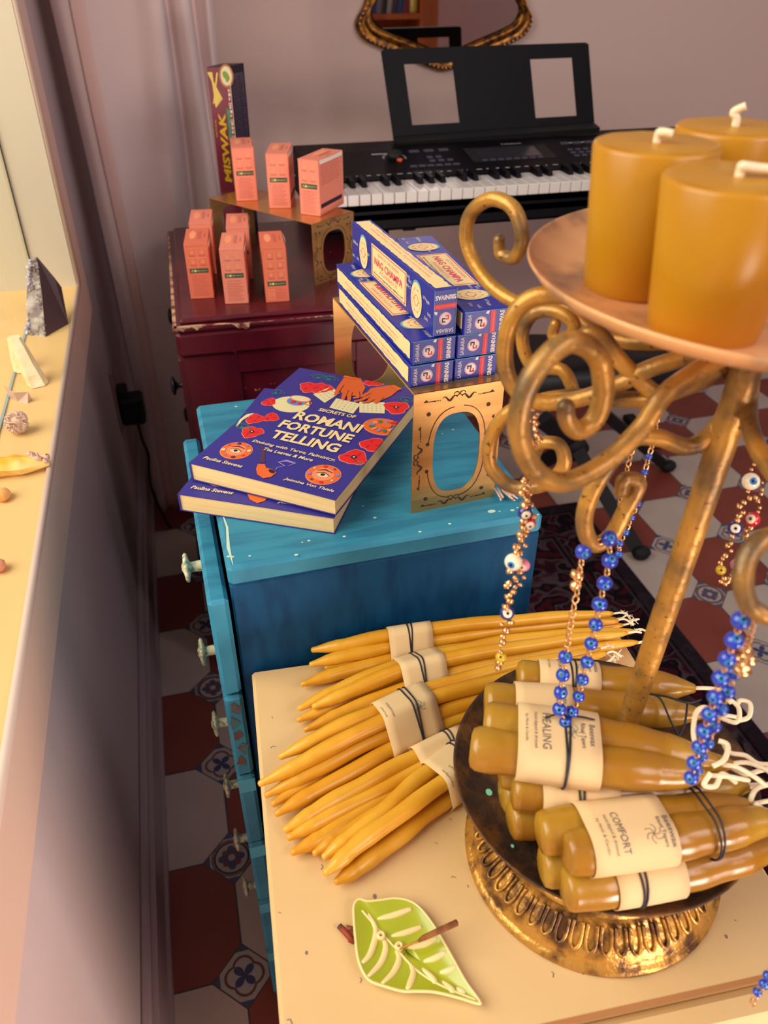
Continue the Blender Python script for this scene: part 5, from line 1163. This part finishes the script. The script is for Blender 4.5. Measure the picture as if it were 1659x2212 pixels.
fb('single fat candle with its own cream band, just behind the post and healing bundle', FG, (0.2347,-0.2425,0.8250), ax_((0.2347,-0.2425,0.8250), (0.3870,-0.2951,0.8250)), [[(0.2347,-0.2425,0.8250), (0.3106,-0.2686,0.8250), (0.3870,-0.2951,0.8250)]], FP, .022, .064, [], [(.050, .010, -.004, 'Ritual Tapers', .0032, 0, .01), (.056, .010, -.004, 'Beeswax', .0034, 0, .01)])
fb('healing bundle of two fat candles on top of the pile, tied with black twine', FG, (0.1951,-0.3130,0.8700), ax_((0.1951,-0.3130,0.8700), (0.3308,-0.3682,0.8700)), [[(0.1956,-0.3124,0.8700), (0.2622,-0.3434,0.8700), (0.3316,-0.3683,0.8680)], [(0.2100,-0.2971,0.8715), (0.2740,-0.3257,0.8715), (0.3437,-0.3630,0.8680)]], FP, .029, .080, [.058], [(.033, .022, .002, 'by Mirth & Candle', .0022, 0, 0), (.0385, .026, .000, 'hand-dipped & dressed', .0026, 0, 0), (.044, .026, .000, 'HEALING', .0052, 0, 0), (.059, .016, .006, '*', .010, 1, 0), (.067, .022, .004, 'Ritual Tapers', .0036, 0, .01), (.073, .020, .004, 'Beeswax', .0036, 0, .01)], knot=(.0585, .02))
# loose loops of cotton wick at the right-hand ends
m = MB()
for pts in ([(0.3358,-0.3598,0.8720), (0.3330,-0.3476,0.8760), (0.3450,-0.3296,0.8760), (0.3541,-0.3251,0.8760), (0.3603,-0.3298,0.8740)], [(0.3359,-0.3651,0.8720), (0.3459,-0.3624,0.8720), (0.3542,-0.3536,0.8720), (0.3506,-0.3489,0.8720)], [(0.3316,-0.3692,0.8720), (0.3253,-0.3732,0.8680), (0.3329,-0.3747,0.8660), (0.3408,-0.3693,0.8680), (0.3496,-0.3733,0.8620)]):
    m2 = MB(); m2.tube(smoothpath(pts, 8), .0017, 8); o = m2.build('wick_loop', WICK); tag(o, None, None)
    o.parent = [q for q in bpy.data.objects if q.get('label', '').startswith('healing bundle')][0]
    inv = wm(o.parent).inverted(); o.data.transform(inv)
for nm, sets in (('rear bundle', ([(0.3853,-0.3069,0.8380), (0.3945,-0.3175,0.8400), (0.4001,-0.3104,0.8450), (0.3962,-0.3033,0.8480), (0.3968,-0.3060,0.8460)], [(0.3980,-0.3167,0.8400), (0.4049,-0.3167,0.8420), (0.4104,-0.3087,0.8450), (0.4050,-0.3051,0.8460), (0.4001,-0.3078,0.8460)], [(0.3826,-0.3228,0.8300), (0.3815,-0.3327,0.8300), (0.3922,-0.3367,0.8280), (0.3987,-0.3439,0.8260), (0.4158,-0.3468,0.8240)], [(0.3774,-0.3404,0.8260), (0.3843,-0.3488,0.8260), (0.3952,-0.3489,0.8260), (0.4114,-0.3476,0.8240)])), ('comfort bundle', ([(0.3625,-0.3788,0.8420), (0.3613,-0.3780,0.8500), (0.3700,-0.3733,0.8500), (0.3866,-0.3740,0.8500)], [(0.3613,-0.3817,0.8480), (0.3652,-0.3864,0.8460), (0.3733,-0.3908,0.8420)]))):
    par = [q for q in bpy.data.objects if q.get('label', '').startswith(nm)][0]
    for pts in sets:
        m2 = MB(); m2.tube(smoothpath(pts, 8), .0017, 8); m2.build('wick_loop', WICK, par)
# crossed black strings over the rear candle
par = [q for q in bpy.data.objects if q.get('label', '').startswith('rear bundle')][0]
for pts in ([(0.3443,-0.2799,0.8430), (0.3518,-0.2864,0.8430), (0.3514,-0.3046,0.8380), (0.3561,-0.3143,0.8280)], [(0.3711,-0.2927,0.8410), (0.3623,-0.3057,0.8360), (0.3557,-0.3116,0.8300), (0.3529,-0.3134,0.8280)], [(0.3460,-0.2803,0.8430), (0.3567,-0.2872,0.8440), (0.3696,-0.2945,0.8420), (0.3811,-0.2944,0.8420)]):
    m2 = MB(); m2.tube(smoothpath(pts, 6), .0008, 6); m2.build('twine', TWINE, par)

# ---------------------------------------------------------------- leaf dish with incense
lf = thing('leaf_dish', 'green glazed ceramic leaf dish with raised cream veins lying on the cream table', 'dish', (0.1440,-0.3566,0.7255))
LO = [(0.1145,-0.3216), (0.1188,-0.3178), (0.1249,-0.3208), (0.1331,-0.3222), (0.1430,-0.3234), (0.1523,-0.3272), (0.1589,-0.3341), (0.1639,-0.3456), (0.1678,-0.3597), (0.1711,-0.3747), (0.1743,-0.3891), (0.1789,-0.4022), (0.1771,-0.4035), (0.1666,-0.3973), (0.1531,-0.3904), (0.1416,-0.3868), (0.1328,-0.3845), (0.1219,-0.3785), (0.1126,-0.3716), (0.1093,-0.3587), (0.1106,-0.3433), (0.1125,-0.3306)]
LM = [(0.1194,-0.3256), (0.1282,-0.3413), (0.1372,-0.3572), (0.1457,-0.3727), (0.1576,-0.3863), (0.1772,-0.4015)]
LV = [[(0.1231,-0.3283), (0.1257,-0.3407), (0.1183,-0.3548), (0.1111,-0.3607)], [(0.1290,-0.3448), (0.1295,-0.3530), (0.1235,-0.3624), (0.1129,-0.3702)], [(0.1358,-0.3562), (0.1363,-0.3626), (0.1304,-0.3703), (0.1207,-0.3767)], [(0.1425,-0.3673), (0.1432,-0.3736), (0.1384,-0.3813), (0.1354,-0.3843)], [(0.1498,-0.3722), (0.1545,-0.3810), (0.1548,-0.3850)], [(0.1600,-0.3839), (0.1641,-0.3909), (0.1632,-0.3936)], [(0.1675,-0.3903), (0.1719,-0.3958)], [(0.1286,-0.3331), (0.1403,-0.3337), (0.1540,-0.3332)], [(0.1352,-0.3464), (0.1467,-0.3468), (0.1575,-0.3466)], [(0.1439,-0.3567), (0.1551,-0.3580), (0.1652,-0.3574)], [(0.1520,-0.3682), (0.1600,-0.3687), (0.1676,-0.3676)], [(0.1603,-0.3780), (0.1664,-0.3790), (0.1715,-0.3785)], [(0.1207,-0.3242), (0.1220,-0.3229), (0.1219,-0.3235)]]
cx_ = sum(p[0] for p in LO)/len(LO); cy_ = sum(p[1] for p in LO)/len(LO)
ol = [(p.x, p.y) for p in smoothpath([(a, b_, 0) for a, b_ in LO], 5, True)]
def lz(x, y, k): return .7262+.0052*k**2.2
m = MB(); n = len(ol); vs = []; KK = (0.02, .25, .5, .7, .85, .95, 1.0)
for k in KK: vs += [V(lerp(cx_, p[0], k), lerp(cy_, p[1], k), lz(0, 0, k)+.0015) for p in ol]
vs += [V(p[0], p[1], .7300) for p in ol]; vs += [V(lerp(cx_, p[0], .8), lerp(cy_, p[1], .8), .7254) for p in ol]
K = len(KK)+2; fs = [tuple(range(n))]+[(i*n+q, i*n+(q+1) % n, (i+1)*n+(q+1) % n, (i+1)*n+q) for i in range(K-1) for q in range(n)]+[tuple(reversed(range((K-1)*n, K*n)))]
m.add(vs, fs, 0, True); m.build('dish_body', GLAZE, lf)
m = MB(); m.tube([V(p[0], p[1], .7322) for p in ol], .0010, 8, closed=True); tag(m.build('rim', GLAZEW, lf), 'cream unglazed rim', None)
def hgt(x, y):
    # how far towards the outline this point is
    best = 1; a = math.atan2(y-cy_, x-cx_)
    q = min(ol, key=lambda p: abs((math.atan2(p[1]-cy_, p[0]-cx_)-a+PI) % (2*PI)-PI)); return min(1, math.hypot(x-cx_, y-cy_)/max(1e-6, math.hypot(q[0]-cx_, q[1]-cy_)))
for vn in LV[:-1]:
    m = MB(); P = smoothpath([(a, b_, lz(0, 0, hgt(a, b_))+.0016) for a, b_ in vn], 6); k = len(P); m.tube([q-V(0, 0, .0009) for q in P], [.0021*math.sin(PI*(.10+.82*i/k))+.0004 for i in range(k)], 8); m.build('vein', GLAZEW, lf)
m = MB(); P = smoothpath([(a, b_, lz(0, 0, hgt(a, b_))+.0014) for a, b_ in LM], 6); m.tube(P, .0008, 8); m.build('midrib', GLAZEW, lf)
for q in ((0.1281,-0.3455,0.7290), (0.1383,-0.3556,0.7290)):
    m = MB(); m.lathe([(.0013, .7270), (.0030, .7275), (.0032, .7310), (.0020, .7325), (.0012, .7318), (.0011, .728)], (q[0], q[1], 0), 20); m.build('stick_holder', GLAZEW, lf)
ic = thing('incense_stick', 'short stub of brown incense resting in the green leaf dish', 'incense', (0.1378,-0.3593,0.7330))
m = MB(); m.tube([(0.1377,-0.3577,0.7310), (0.1510,-0.3594,0.7390)], .0008, 8); m.build('bare_stick', STKY, ic)
m = MB(); m.tube([(0.1504,-0.3595,0.7388), (0.1544,-0.3589,0.7400), (0.1640,-0.3593,0.7445), (0.1765,-0.3601,0.7510)], [.0010, .0019, .0022, .0022], 10); m.tube([(0.1765,-0.3601,0.7510), (0.1771,-0.3602,0.7514)], .0022, 10); m.build('incense_paste', CINN, ic)
ch = MB()
for a, b_, r_ in (((0.1018,-0.3306,0.7280), (0.1094,-0.3440,0.7280), .0022), ((0.1062,-0.3338,0.7300), (0.1122,-0.3365,0.7290), .0016), ((0.1071,-0.3354,0.7270), (0.1068,-0.3426,0.7265), .0012)): ch.tube([a, b_], r_, 5)
tag(ch.build('red_incense_chip', CHAR), 'crumbled red-brown incense chips beside the leaf dish on the cream table', 'incense')

# ---------------------------------------------------------------- hanging bead strands
def nugget(m, p, r, seed):
    m.ball(p, r, 8, sc=(1, 1, .8), jit=.28, seed=seed)
def links(m, a, b, r, seed=0, lump=False):
    d = b-a; n = max(1, int(d.length/(r*(1.25 if lump else 2.0)))); rr = random.Random(seed)
    for i in range(n):
        c = a+d*((i+.5)/n)
        if lump: nugget(m, c+V(rr.uniform(-r, r)*.9, rr.uniform(-r, r)*.9, 0), r*rr.uniform(.55, 1.1), seed*31+i)
        else:
            t = d.normalized(); s_ = t.cross(V(.3, 1, .1)).normalized() if i % 2 else t.cross(V(1, .2, .1)).normalized()
            m.tube([c+(t*math.cos(q*PI/5)*1.25+s_*math.sin(q*PI/5)*.8)*r for q in range(10)], r*.30, 5, closed=True)
CAMV = V(.0601, -.6124, 1.2852)
def eye(t, p, r, base, mid_=None, seed=0, name='eye_bead', sc=1.0):
    """round glass bead with concentric eye discs; faces roughly toward the room"""
    rr = random.Random(seed); ax = ((CAMV-p).normalized()+V(rr.uniform(-.5, .5), rr.uniform(-.2, .2), rr.uniform(-.7, .1))).normalized()
    m = MB(); a0 = V(0, 0, 1).cross(ax).normalized(); b0 = ax.cross(a0); vs = []; fs = []; n = 20; K = 14; mi = []
    for i in range(K+1):
        th = PI*i/K
        for k in range(n): a = 2*PI*k/n; vs.append(p+(a0*math.cos(a)*math.sin(th)+b0*math.sin(a)*math.sin(th)*sc+ax*math.cos(th)*.86)*r)
    for i in range(K):
        for k in range(n): m.add([], [], 0); fs.append((i*n+k, (i+1)*n+k, (i+1)*n+(k+1) % n, i*n+(k+1) % n)); mi.append(2 if i < 1 else (1 if i < (3 if mid_ is EYEW else 2) else 0))
    m.v += vs; m.f += fs; m.m += mi; m.sm += [True]*len(fs)
    return m.build(name, [base, mid_ or base, EYEK], t)
BTYPE = {'b': (EYEB, EYEL), 'n': (EYEN, EYEW), 'w': (EYEW, EYEL), 'r': (EYER, EYEW), 'p': (EYEP, EYEW), 'y': (EYEY, EYEY), 'k': (BLACK, BLACK)}
def strand(name, label, beads, rchain, lump, top=None, closed=False, group=None, extra=()):
    pts = [V(*b[0]) for b in beads]; t = thing(name, label, 'bracelet', tuple(top or pts[0]), 0, group)
    m = MB(); seq = list(zip(beads, beads[1:]))
    for i, (a, b) in enumerate(seq):
        pa, pb = V(*a[0]), V(*b[0]); d = (pb-pa); l = d.length; 
        if l < 1e-5: continue
        d.normalize(); ra = a[2] if a[1] else 0; rb = b[2] if b[1] else 0
        if l > ra+rb+rchain: links(m, pa+d*ra*.9, pb-d*rb*.9, rchain, i+7, lump)
    for k, (p, r) in enumerate(extra): nugget(m, V(*p), r, k+50)
    m.build('chain', CHAIN, t)
    for i, b in enumerate(beads):
        if b[1]: eye(t, V(*b[0]), b[2]*1.12, *BTYPE[b[1]], seed=i*3+len(name), name='bead')
    return t
T1_ = .452
strand('charm_bracelet', 'rose gold nugget chain with mixed eye beads hanging before the blue dresser', [((0.2496,-0.2404,1.0787), 0, 0), ((0.2449,-0.2445,1.0645), 0, 0), ((0.2433,-0.2493,1.0505), 0, 0), ((0.2392,-0.2559,1.0263), 0, 0), ((0.2396,-0.2595,1.0096), 'n', .0040), ((0.2370,-0.2651,0.9958), 0, 0), ((0.2322,-0.2673,0.9790), 'w', .0050), ((0.2300,-0.2709,0.9647), 0, 0), ((0.2289,-0.2736,0.9434), 'n', .0042), ((0.2266,-0.2774,0.9289), 0, 0), ((0.2244,-0.2818,0.9134), 'y', .0032), ((0.2228,-0.2855,0.9044), 0, 0)], .0026, True)
strand('charm_bracelet', 'second rose gold strand with red and pink eye beads, tangled beside the first', [((0.2499,-0.2352,1.0755), 0, 0), ((0.2494,-0.2426,1.0583), 0, 0), ((0.2455,-0.2493,1.0375), 0, 0), ((0.2436,-0.2535,1.0208), 0, 0), ((0.2424,-0.2607,1.0020), 'r', .0040), ((0.2376,-0.2638,0.9840), 0, 0), ((0.2394,-0.2671,0.9749), 'p', .0036), ((0.2373,-0.2692,0.9662), 0, 0), ((0.2311,-0.2683,0.9515), 0, 0)], .0023, True)
strand('blue_eye_bracelet', 'cobalt eye bead bracelet looped over the low scroll in the middle', [((0.2647,-0.3022,1.0139), 0, 0), ((0.2715,-0.3025,1.0158), 'b', .0042), ((0.2719,-0.3069,1.0031), 'b', .0042), ((0.2695,-0.3100,0.9894), 'b', .0041), ((0.2677,-0.3121,0.9756), 'b', .0041), ((0.2670,-0.3137,0.9611), 'b', .0038), ((0.2658,-0.3149,0.9470), 'b', .0037), ((0.2648,-0.3161,0.9329), 'b', .0037), ((0.2635,-0.3172,0.9189), 'b', .0036), ((0.2618,-0.3194,0.9067), 'b', .0035), ((0.2588,-0.3208,0.8950), 'b', .0035), ((0.2541,-0.3223,0.8880), 'b', .0036), ((0.2501,-0.3191,0.8978), 'b', .0040), ((0.2505,-0.3165,0.9101), 'b', .0040), ((0.2511,-0.3144,0.9234), 'b', .0039), ((0.2521,-0.3117,0.9361), 'b', .0039), ((0.2523,-0.3103,0.9536), 0, 0), ((0.2536,-0.3085,0.9703), 0, 0), ((0.2552,-0.3063,0.9859), 0, 0), ((0.2558,-0.3041,0.9995), 0, 0), ((0.2573,-0.3017,1.0084), 'b', .0042), ((0.2604,-0.3001,1.0151), 0, 0)], .0021, False, extra=[((0.2545,-0.3037,0.9943), .0035), ((0.2538,-0.3052,0.9870), .0035)])
strand('blue_eye_bracelet', 'cobalt eye bead bracelet doubled over the right-hand scroll with a gold clasp', [((0.2769,-0.4040,1.0505), 0, 0), ((0.2778,-0.4031,1.0434), 'b', .0038), ((0.2774,-0.4039,1.0318), 'b', .0038), ((0.2773,-0.4038,1.0199), 'b', .0037), ((0.2773,-0.4040,1.0075), 'b', .0036), ((0.2776,-0.4045,0.9949), 'b', .0035), ((0.2776,-0.4045,0.9827), 'b', .0035), ((0.2776,-0.4048,0.9703), 'b', .0034), ((0.2776,-0.4055,0.9591), 'b', .0034), ((0.2767,-0.4067,0.9484), 'b', .0034), ((0.2763,-0.4086,0.9389), 'b', .0034), ((0.2820,-0.4052,0.9386), 'b', .0026), ((0.2827,-0.4043,0.9486), 'b', .0027), ((0.2841,-0.4039,0.9583), 'b', .0028), ((0.2848,-0.4031,0.9700), 'b', .0030), ((0.2853,-0.4030,0.9824), 'b', .0031), ((0.2861,-0.4023,0.9940), 'b', .0032), ((0.2868,-0.4013,1.0059), 'b', .0033), ((0.2888,-0.4018,1.0146), 0, 0), ((0.2877,-0.4017,1.0282), 0, 0), ((0.2870,-0.4016,1.0384), 0, 0), ((0.2843,-0.4026,1.0464), 0, 0)], .0016, False, extra=[((0.2888,-0.4031,1.0094), .0040), ((0.2871,-0.4017,1.0141), .0036), ((0.2896,-0.4028,1.0169), .0040), ((0.2886,-0.4007,1.0212), .0034)])
strand('blue_eye_chain', 'fine gold chain with small cobalt beads dangling behind the post', [((0.3362,-0.2299,1.0582), 0, 0), ((0.3376,-0.2302,1.0409), 0, 0), ((0.3371,-0.2318,1.0300), 'b', .0021), ((0.3354,-0.2333,1.0188), 'b', .0020), ((0.3340,-0.2346,1.0078), 'b', .0020), ((0.3330,-0.2368,0.9959), 'b', .0020), ((0.3318,-0.2380,0.9852), 'b', .0021), ((0.3289,-0.2384,0.9750), 'b', .0022), ((0.3261,-0.2395,0.9639), 'b', .0024), ((0.3238,-0.2393,0.9547), 'b', .0023), ((0.3236,-0.2412,0.9469), 'b', .0024), ((0.3266,-0.2331,0.9503), 0, 0), ((0.3278,-0.2298,0.9605), 'b', .0021), ((0.3251,-0.2271,0.9804), 0, 0), ((0.3275,-0.2242,1.0024), 0, 0), ((0.3284,-0.2241,1.0201), 0, 0), ((0.3289,-0.2253,1.0445), 0, 0), ((0.3284,-0.2289,1.0568), 0, 0)], .0018, False)
strand('charm_bracelet', 'nugget chain loop with ivory, red, navy, pink and olive eye beads at the right edge', [((0.3965,-0.2578,1.0277), 0, 0), ((0.3945,-0.2613,1.0188), 0, 0), ((0.3920,-0.2637,1.0096), 'w', .0050), ((0.3883,-0.2672,0.9983), 0, 0), ((0.3854,-0.2701,0.9899), 0, 0), ((0.3837,-0.2719,0.9800), 'n', .0042), ((0.3812,-0.2749,0.9699), 0, 0), ((0.3774,-0.2778,0.9594), 0, 0), ((0.3757,-0.2796,0.9529), 'y', .0030), ((0.3750,-0.2820,0.9459), 0, 0), ((0.3806,-0.2833,0.9426), 0, 0), ((0.3863,-0.2807,0.9448), 0, 0), ((0.3883,-0.2784,0.9538), 'p', .0038), ((0.3912,-0.2752,0.9643), 0, 0), ((0.3944,-0.2721,0.9748), 0, 0), ((0.3959,-0.2708,0.9841), 'r', .0044), ((0.3979,-0.2681,0.9936), 0, 0), ((0.4008,-0.2643,1.0050), 0, 0), ((0.4031,-0.2616,1.0146), 'k', .0032), ((0.4023,-0.2611,1.0254), 0, 0)], .0022, True)
P6 = V(*(0.3139,-0.4678,0.7960))
strand('blue_eye_bracelet', 'cobalt and gold bead strand swinging past the front right corner of the table', [((0.3150,-0.4673,0.7936), 0, 0), ((0.3163,-0.4659,0.7994), 0, 0), ((0.3180,-0.4647,0.8032), 'b', .0023), ((0.3204,-0.4641,0.8101), 'b', .0025), ((0.3220,-0.4626,0.8162), 'b', .0024), ((0.3245,-0.4613,0.8240), 'b', .0024), ((0.3271,-0.4599,0.8320), 'b', .0024), ((.379, -.425, 1.045), 0, 0)], .0018, False)
# scroll at the right from which that strand and the doubled bracelet hang
arm([hub, (.352, -.34, 1.11), (.372, -.40, 1.06), (.380, -.43, 1.045), (.388, -.44, 1.065), (.382, -.43, 1.08), (.376, -.425, 1.068)], .0046)

# ---------------------------------------------------------------- crystals along the window ledge
SZ = .797
def rock(m, base, top, r0, r1, n, seed, mi=0, flat=True, K=5, jit=.16, c2=0):
    rr = random.Random(seed); b, t = V(*base), V(*top); vs = []
    ang = [2*PI*k/n+rr.uniform(-.2, .2) for k in range(n)]; q = [1+rr.uniform(-jit, jit) for _ in range(n)]
    for i in range(K+1):
        f = i/K; c = b.lerp(t, f); r_ = lerp(r0, r1, f**1.3)
        for k in range(n): vs.append(c+V(math.cos(ang[k])*r_*q[k]*(1+rr.uniform(-.05, .05)), math.sin(ang[k])*r_*q[k]*(1+rr.uniform(-.05, .05)), rr.uniform(-.001, .001) if 0 < i < K else 0))
    fs = [(i*n+k, i*n+(k+1) % n, (i+1)*n+(k+1) % n, (i+1)*n+k) for i in range(K) for k in range(n)]+[tuple(reversed(range(n))), tuple(range(K*n, K*n+n))]
    m.add(vs, fs, mi, not flat)
ge = thing('amethyst_geode', 'dark amethyst geode point with a lilac face standing on the window ledge', 'crystal', (-.145, .62, SZ))
g0, g1, g2, g3 = V(*(-0.1821,0.6487,0.7970)), V(*(-0.1547,0.6306,0.7970)), V(*(-0.1235,0.6759,0.7970)), V(-.135, .70, SZ)
tp = V(*(-0.1615,0.7000,0.8958)); tq = V(*(-0.1309,0.7000,0.8644)); tr_ = V(*(-0.1255,0.7000,0.8454))
m = MB(); g4 = V(-.172, .70, SZ)
vs = [g0, g1, g2, g3, g4, tp, tp+V(.012, .004, .002), tq, tr_+V(0, .01, 0), tp+V(-.004, .02, -.004)]
mA = (g1+tp+V(.012, .004, .002))/2+V(.002, -.006, 0); vs.append(mA)
m.add(vs, [(1, 2, 7, 6, 10), (2, 3, 8, 7), (3, 4, 9, 8), (6, 7, 8, 9, 5), (4, 3, 2, 1, 0)]); m.build('basalt_side', ROCKD, ge)
m = MB(); m.add([g0, g1, mA, tp+V(.012, .004, .002), tp, (g0+tp)/2+V(-.002, -.004, 0)], [(0, 1, 2, 3, 4, 5)]); o = m.build('rough_matrix', ROCK, ge)
m = MB(); m.add([g0, (g0+tp)/2+V(-.002, -.004, 0), tp, tp+V(-.004, .02, -.004), g4], [(0, 1, 2, 3, 4)])
rr = random.Random(1)
for k in range(60):
    f = rr.random(); p = g0.lerp(tp, f)+V(rr.uniform(-.002, .003), rr.uniform(-.006, .01), 0); m.ball(p, rr.uniform(.0015, .0032), 6, jit=.3, seed=k)
m.build('crystal_face', AMETH, ge)
m = MB(); rr = random.Random(4)
for k in range(70):
    f = rr.random(); e = rr.random()**1.5; p = g1.lerp(tp+V(.010, .004, 0), f).lerp(g0.lerp(tp, f), e); m.ball(p+V(.001, -.002, 0), rr.uniform(.0012, .0034), 6, jit=.3, seed=k)
m.build('rough_crust', ROCK, ge)
qz = thing('quartz_point', 'clear milky quartz point standing behind the white ball cluster on the ledge', 'crystal', (-0.1520,0.4626,0.7970))
m = MB(); rock(m, (-0.1493,0.4628,0.7980), V(*(-0.1498,0.4650,0.7970))+V(-.016, .018, .062), .0150, .0075, 6, 5, K=4); m.build('crystal', QTZ, qz)
m = MB(); rock(m, (-0.1746,0.5116,0.7980), V(*(-0.1751,0.5139,0.7970))+V(-.006, .014, .045), .0120, .0055, 6, 9, K=3); o = m.build('quartz_chunk', QTZ); tag(o, 'pale quartz chunk half behind the tall quartz point, close to the glass', 'crystal')
m = MB(); a = V(*(-0.1719,0.4143,0.7970)); b_ = V(*(-0.1584,0.4054,0.7970)); m.add([a, b_, b_+V(.004, .012, 0), a+V(-.01, .012, 0), a+V(-.012, .004, .026), b_+V(-.014, .004, .016), b_+V(.003, .006, .014)], [(0, 1, 6, 5), (0, 5, 4), (1, 2, 6), (2, 3, 4, 5, 6), (3, 0, 4), (3, 2, 1, 0)]); o = m.build('rose_quartz_shard', mat('shard_pink', (208, 178, 160), .4)); tag(o, 'thin pinkish crystal shard leaning behind the spiky ball on the ledge', 'crystal')
m = MB(); c = V(*(-0.1601,0.3229,0.7970))+V(0, .003, .0155); rr = random.Random(6)
m.ball(c, .0095, 10, jit=.1)
for k in range(120):
    u_ = V(rr.gauss(0, 1), rr.gauss(0, 1), rr.gauss(0, 1)).normalized(); p = c+u_*.0115; tg = u_.cross(V(rr.random(), rr.random(), rr.random())).normalized(); sd = u_.cross(tg)
    l = rr.uniform(.0025, .0045); h = rr.uniform(.002, .0035); w_ = .0006
    vs = [p+tg*l*a_+u_*h*b2_+sd*w_*c_ for c_ in (-1, 1) for a_, b2_ in ((-1, -1), (1, -1), (.8, 1), (-.8, 1))]
    m.add(vs, [(0, 1, 2, 3), (7, 6, 5, 4), (0, 4, 5, 1), (1, 5, 6, 2), (2, 6, 7, 3), (3, 7, 4, 0)])
o = m.build('desert_rose', ROSE); tag(o, 'spiky ball-shaped desert rose crystal cluster on the window ledge', 'crystal')
cl = thing('calcite_chunk', 'long translucent orange calcite chunk with a pink rind at the ledge corner', 'crystal', (-0.1525,0.2416,0.7970))
m = MB(); A_, B_ = V(*(-0.1825,0.2297,0.8090)), V(*(-0.1150,0.2274,0.8060)); rr = random.Random(3); n = 9; vs = []; KK = 7
for i in range(KK+1):
    f = i/KK; cc = A_.lerp(B_, f); r_ = .0125*(1-.75*max(0, f-.55)/.45)
    for k in range(n): a = 2*PI*k/n+.2; vs.append(cc+V(.2*math.cos(a)*r_, math.cos(a)*r_*(1+rr.uniform(-.15, .15)), math.sin(a)*min(r_, .0115)*(1+rr.uniform(-.15, .1))))
m.add(vs, [(i*n+k, (i+1)*n+k, (i+1)*n+(k+1) % n, i*n+(k+1) % n) for i in range(KK) for k in range(n)]+[tuple(range(n)), tuple(reversed(range(KK*n, KK*n+n)))]); m.build('crystal', CALC, cl)
m = MB(); c = V(*(-0.1363,0.2334,0.8150))
for k in range(22): m.ball(c.lerp(V(*(-0.1156,0.2279,0.8120)), rr.random())+V(0, rr.uniform(-.005, .004), rr.uniform(-.003, .001)), rr.uniform(.002, .004), 6, jit=.3, seed=k)
m.build('rind', CALCR, cl)
m = MB(); c = V(*(-0.1613,0.1779,0.8030)); m.ball(c, .0105, 12, sc=(.9, 1.0, .6), jit=.04); m.ball(c+V(.001, -.004, -.001), .0075, 10, sc=(.9, .9, .6)); o = m.build('tumbled_stone', PEACH); tag(o, 'smooth peach-orange tumbled stone near the left edge on the ledge', 'stone')
m = MB(); c = V(*(-0.1499,0.0495,0.8030)); m.ball(c, .008, 10, sc=(1, 1, .8), jit=.1); o = m.build('pink_stone', PINKST); tag(o, 'small pink stone cut off by the left edge of the view, lowest on the ledge', 'stone')
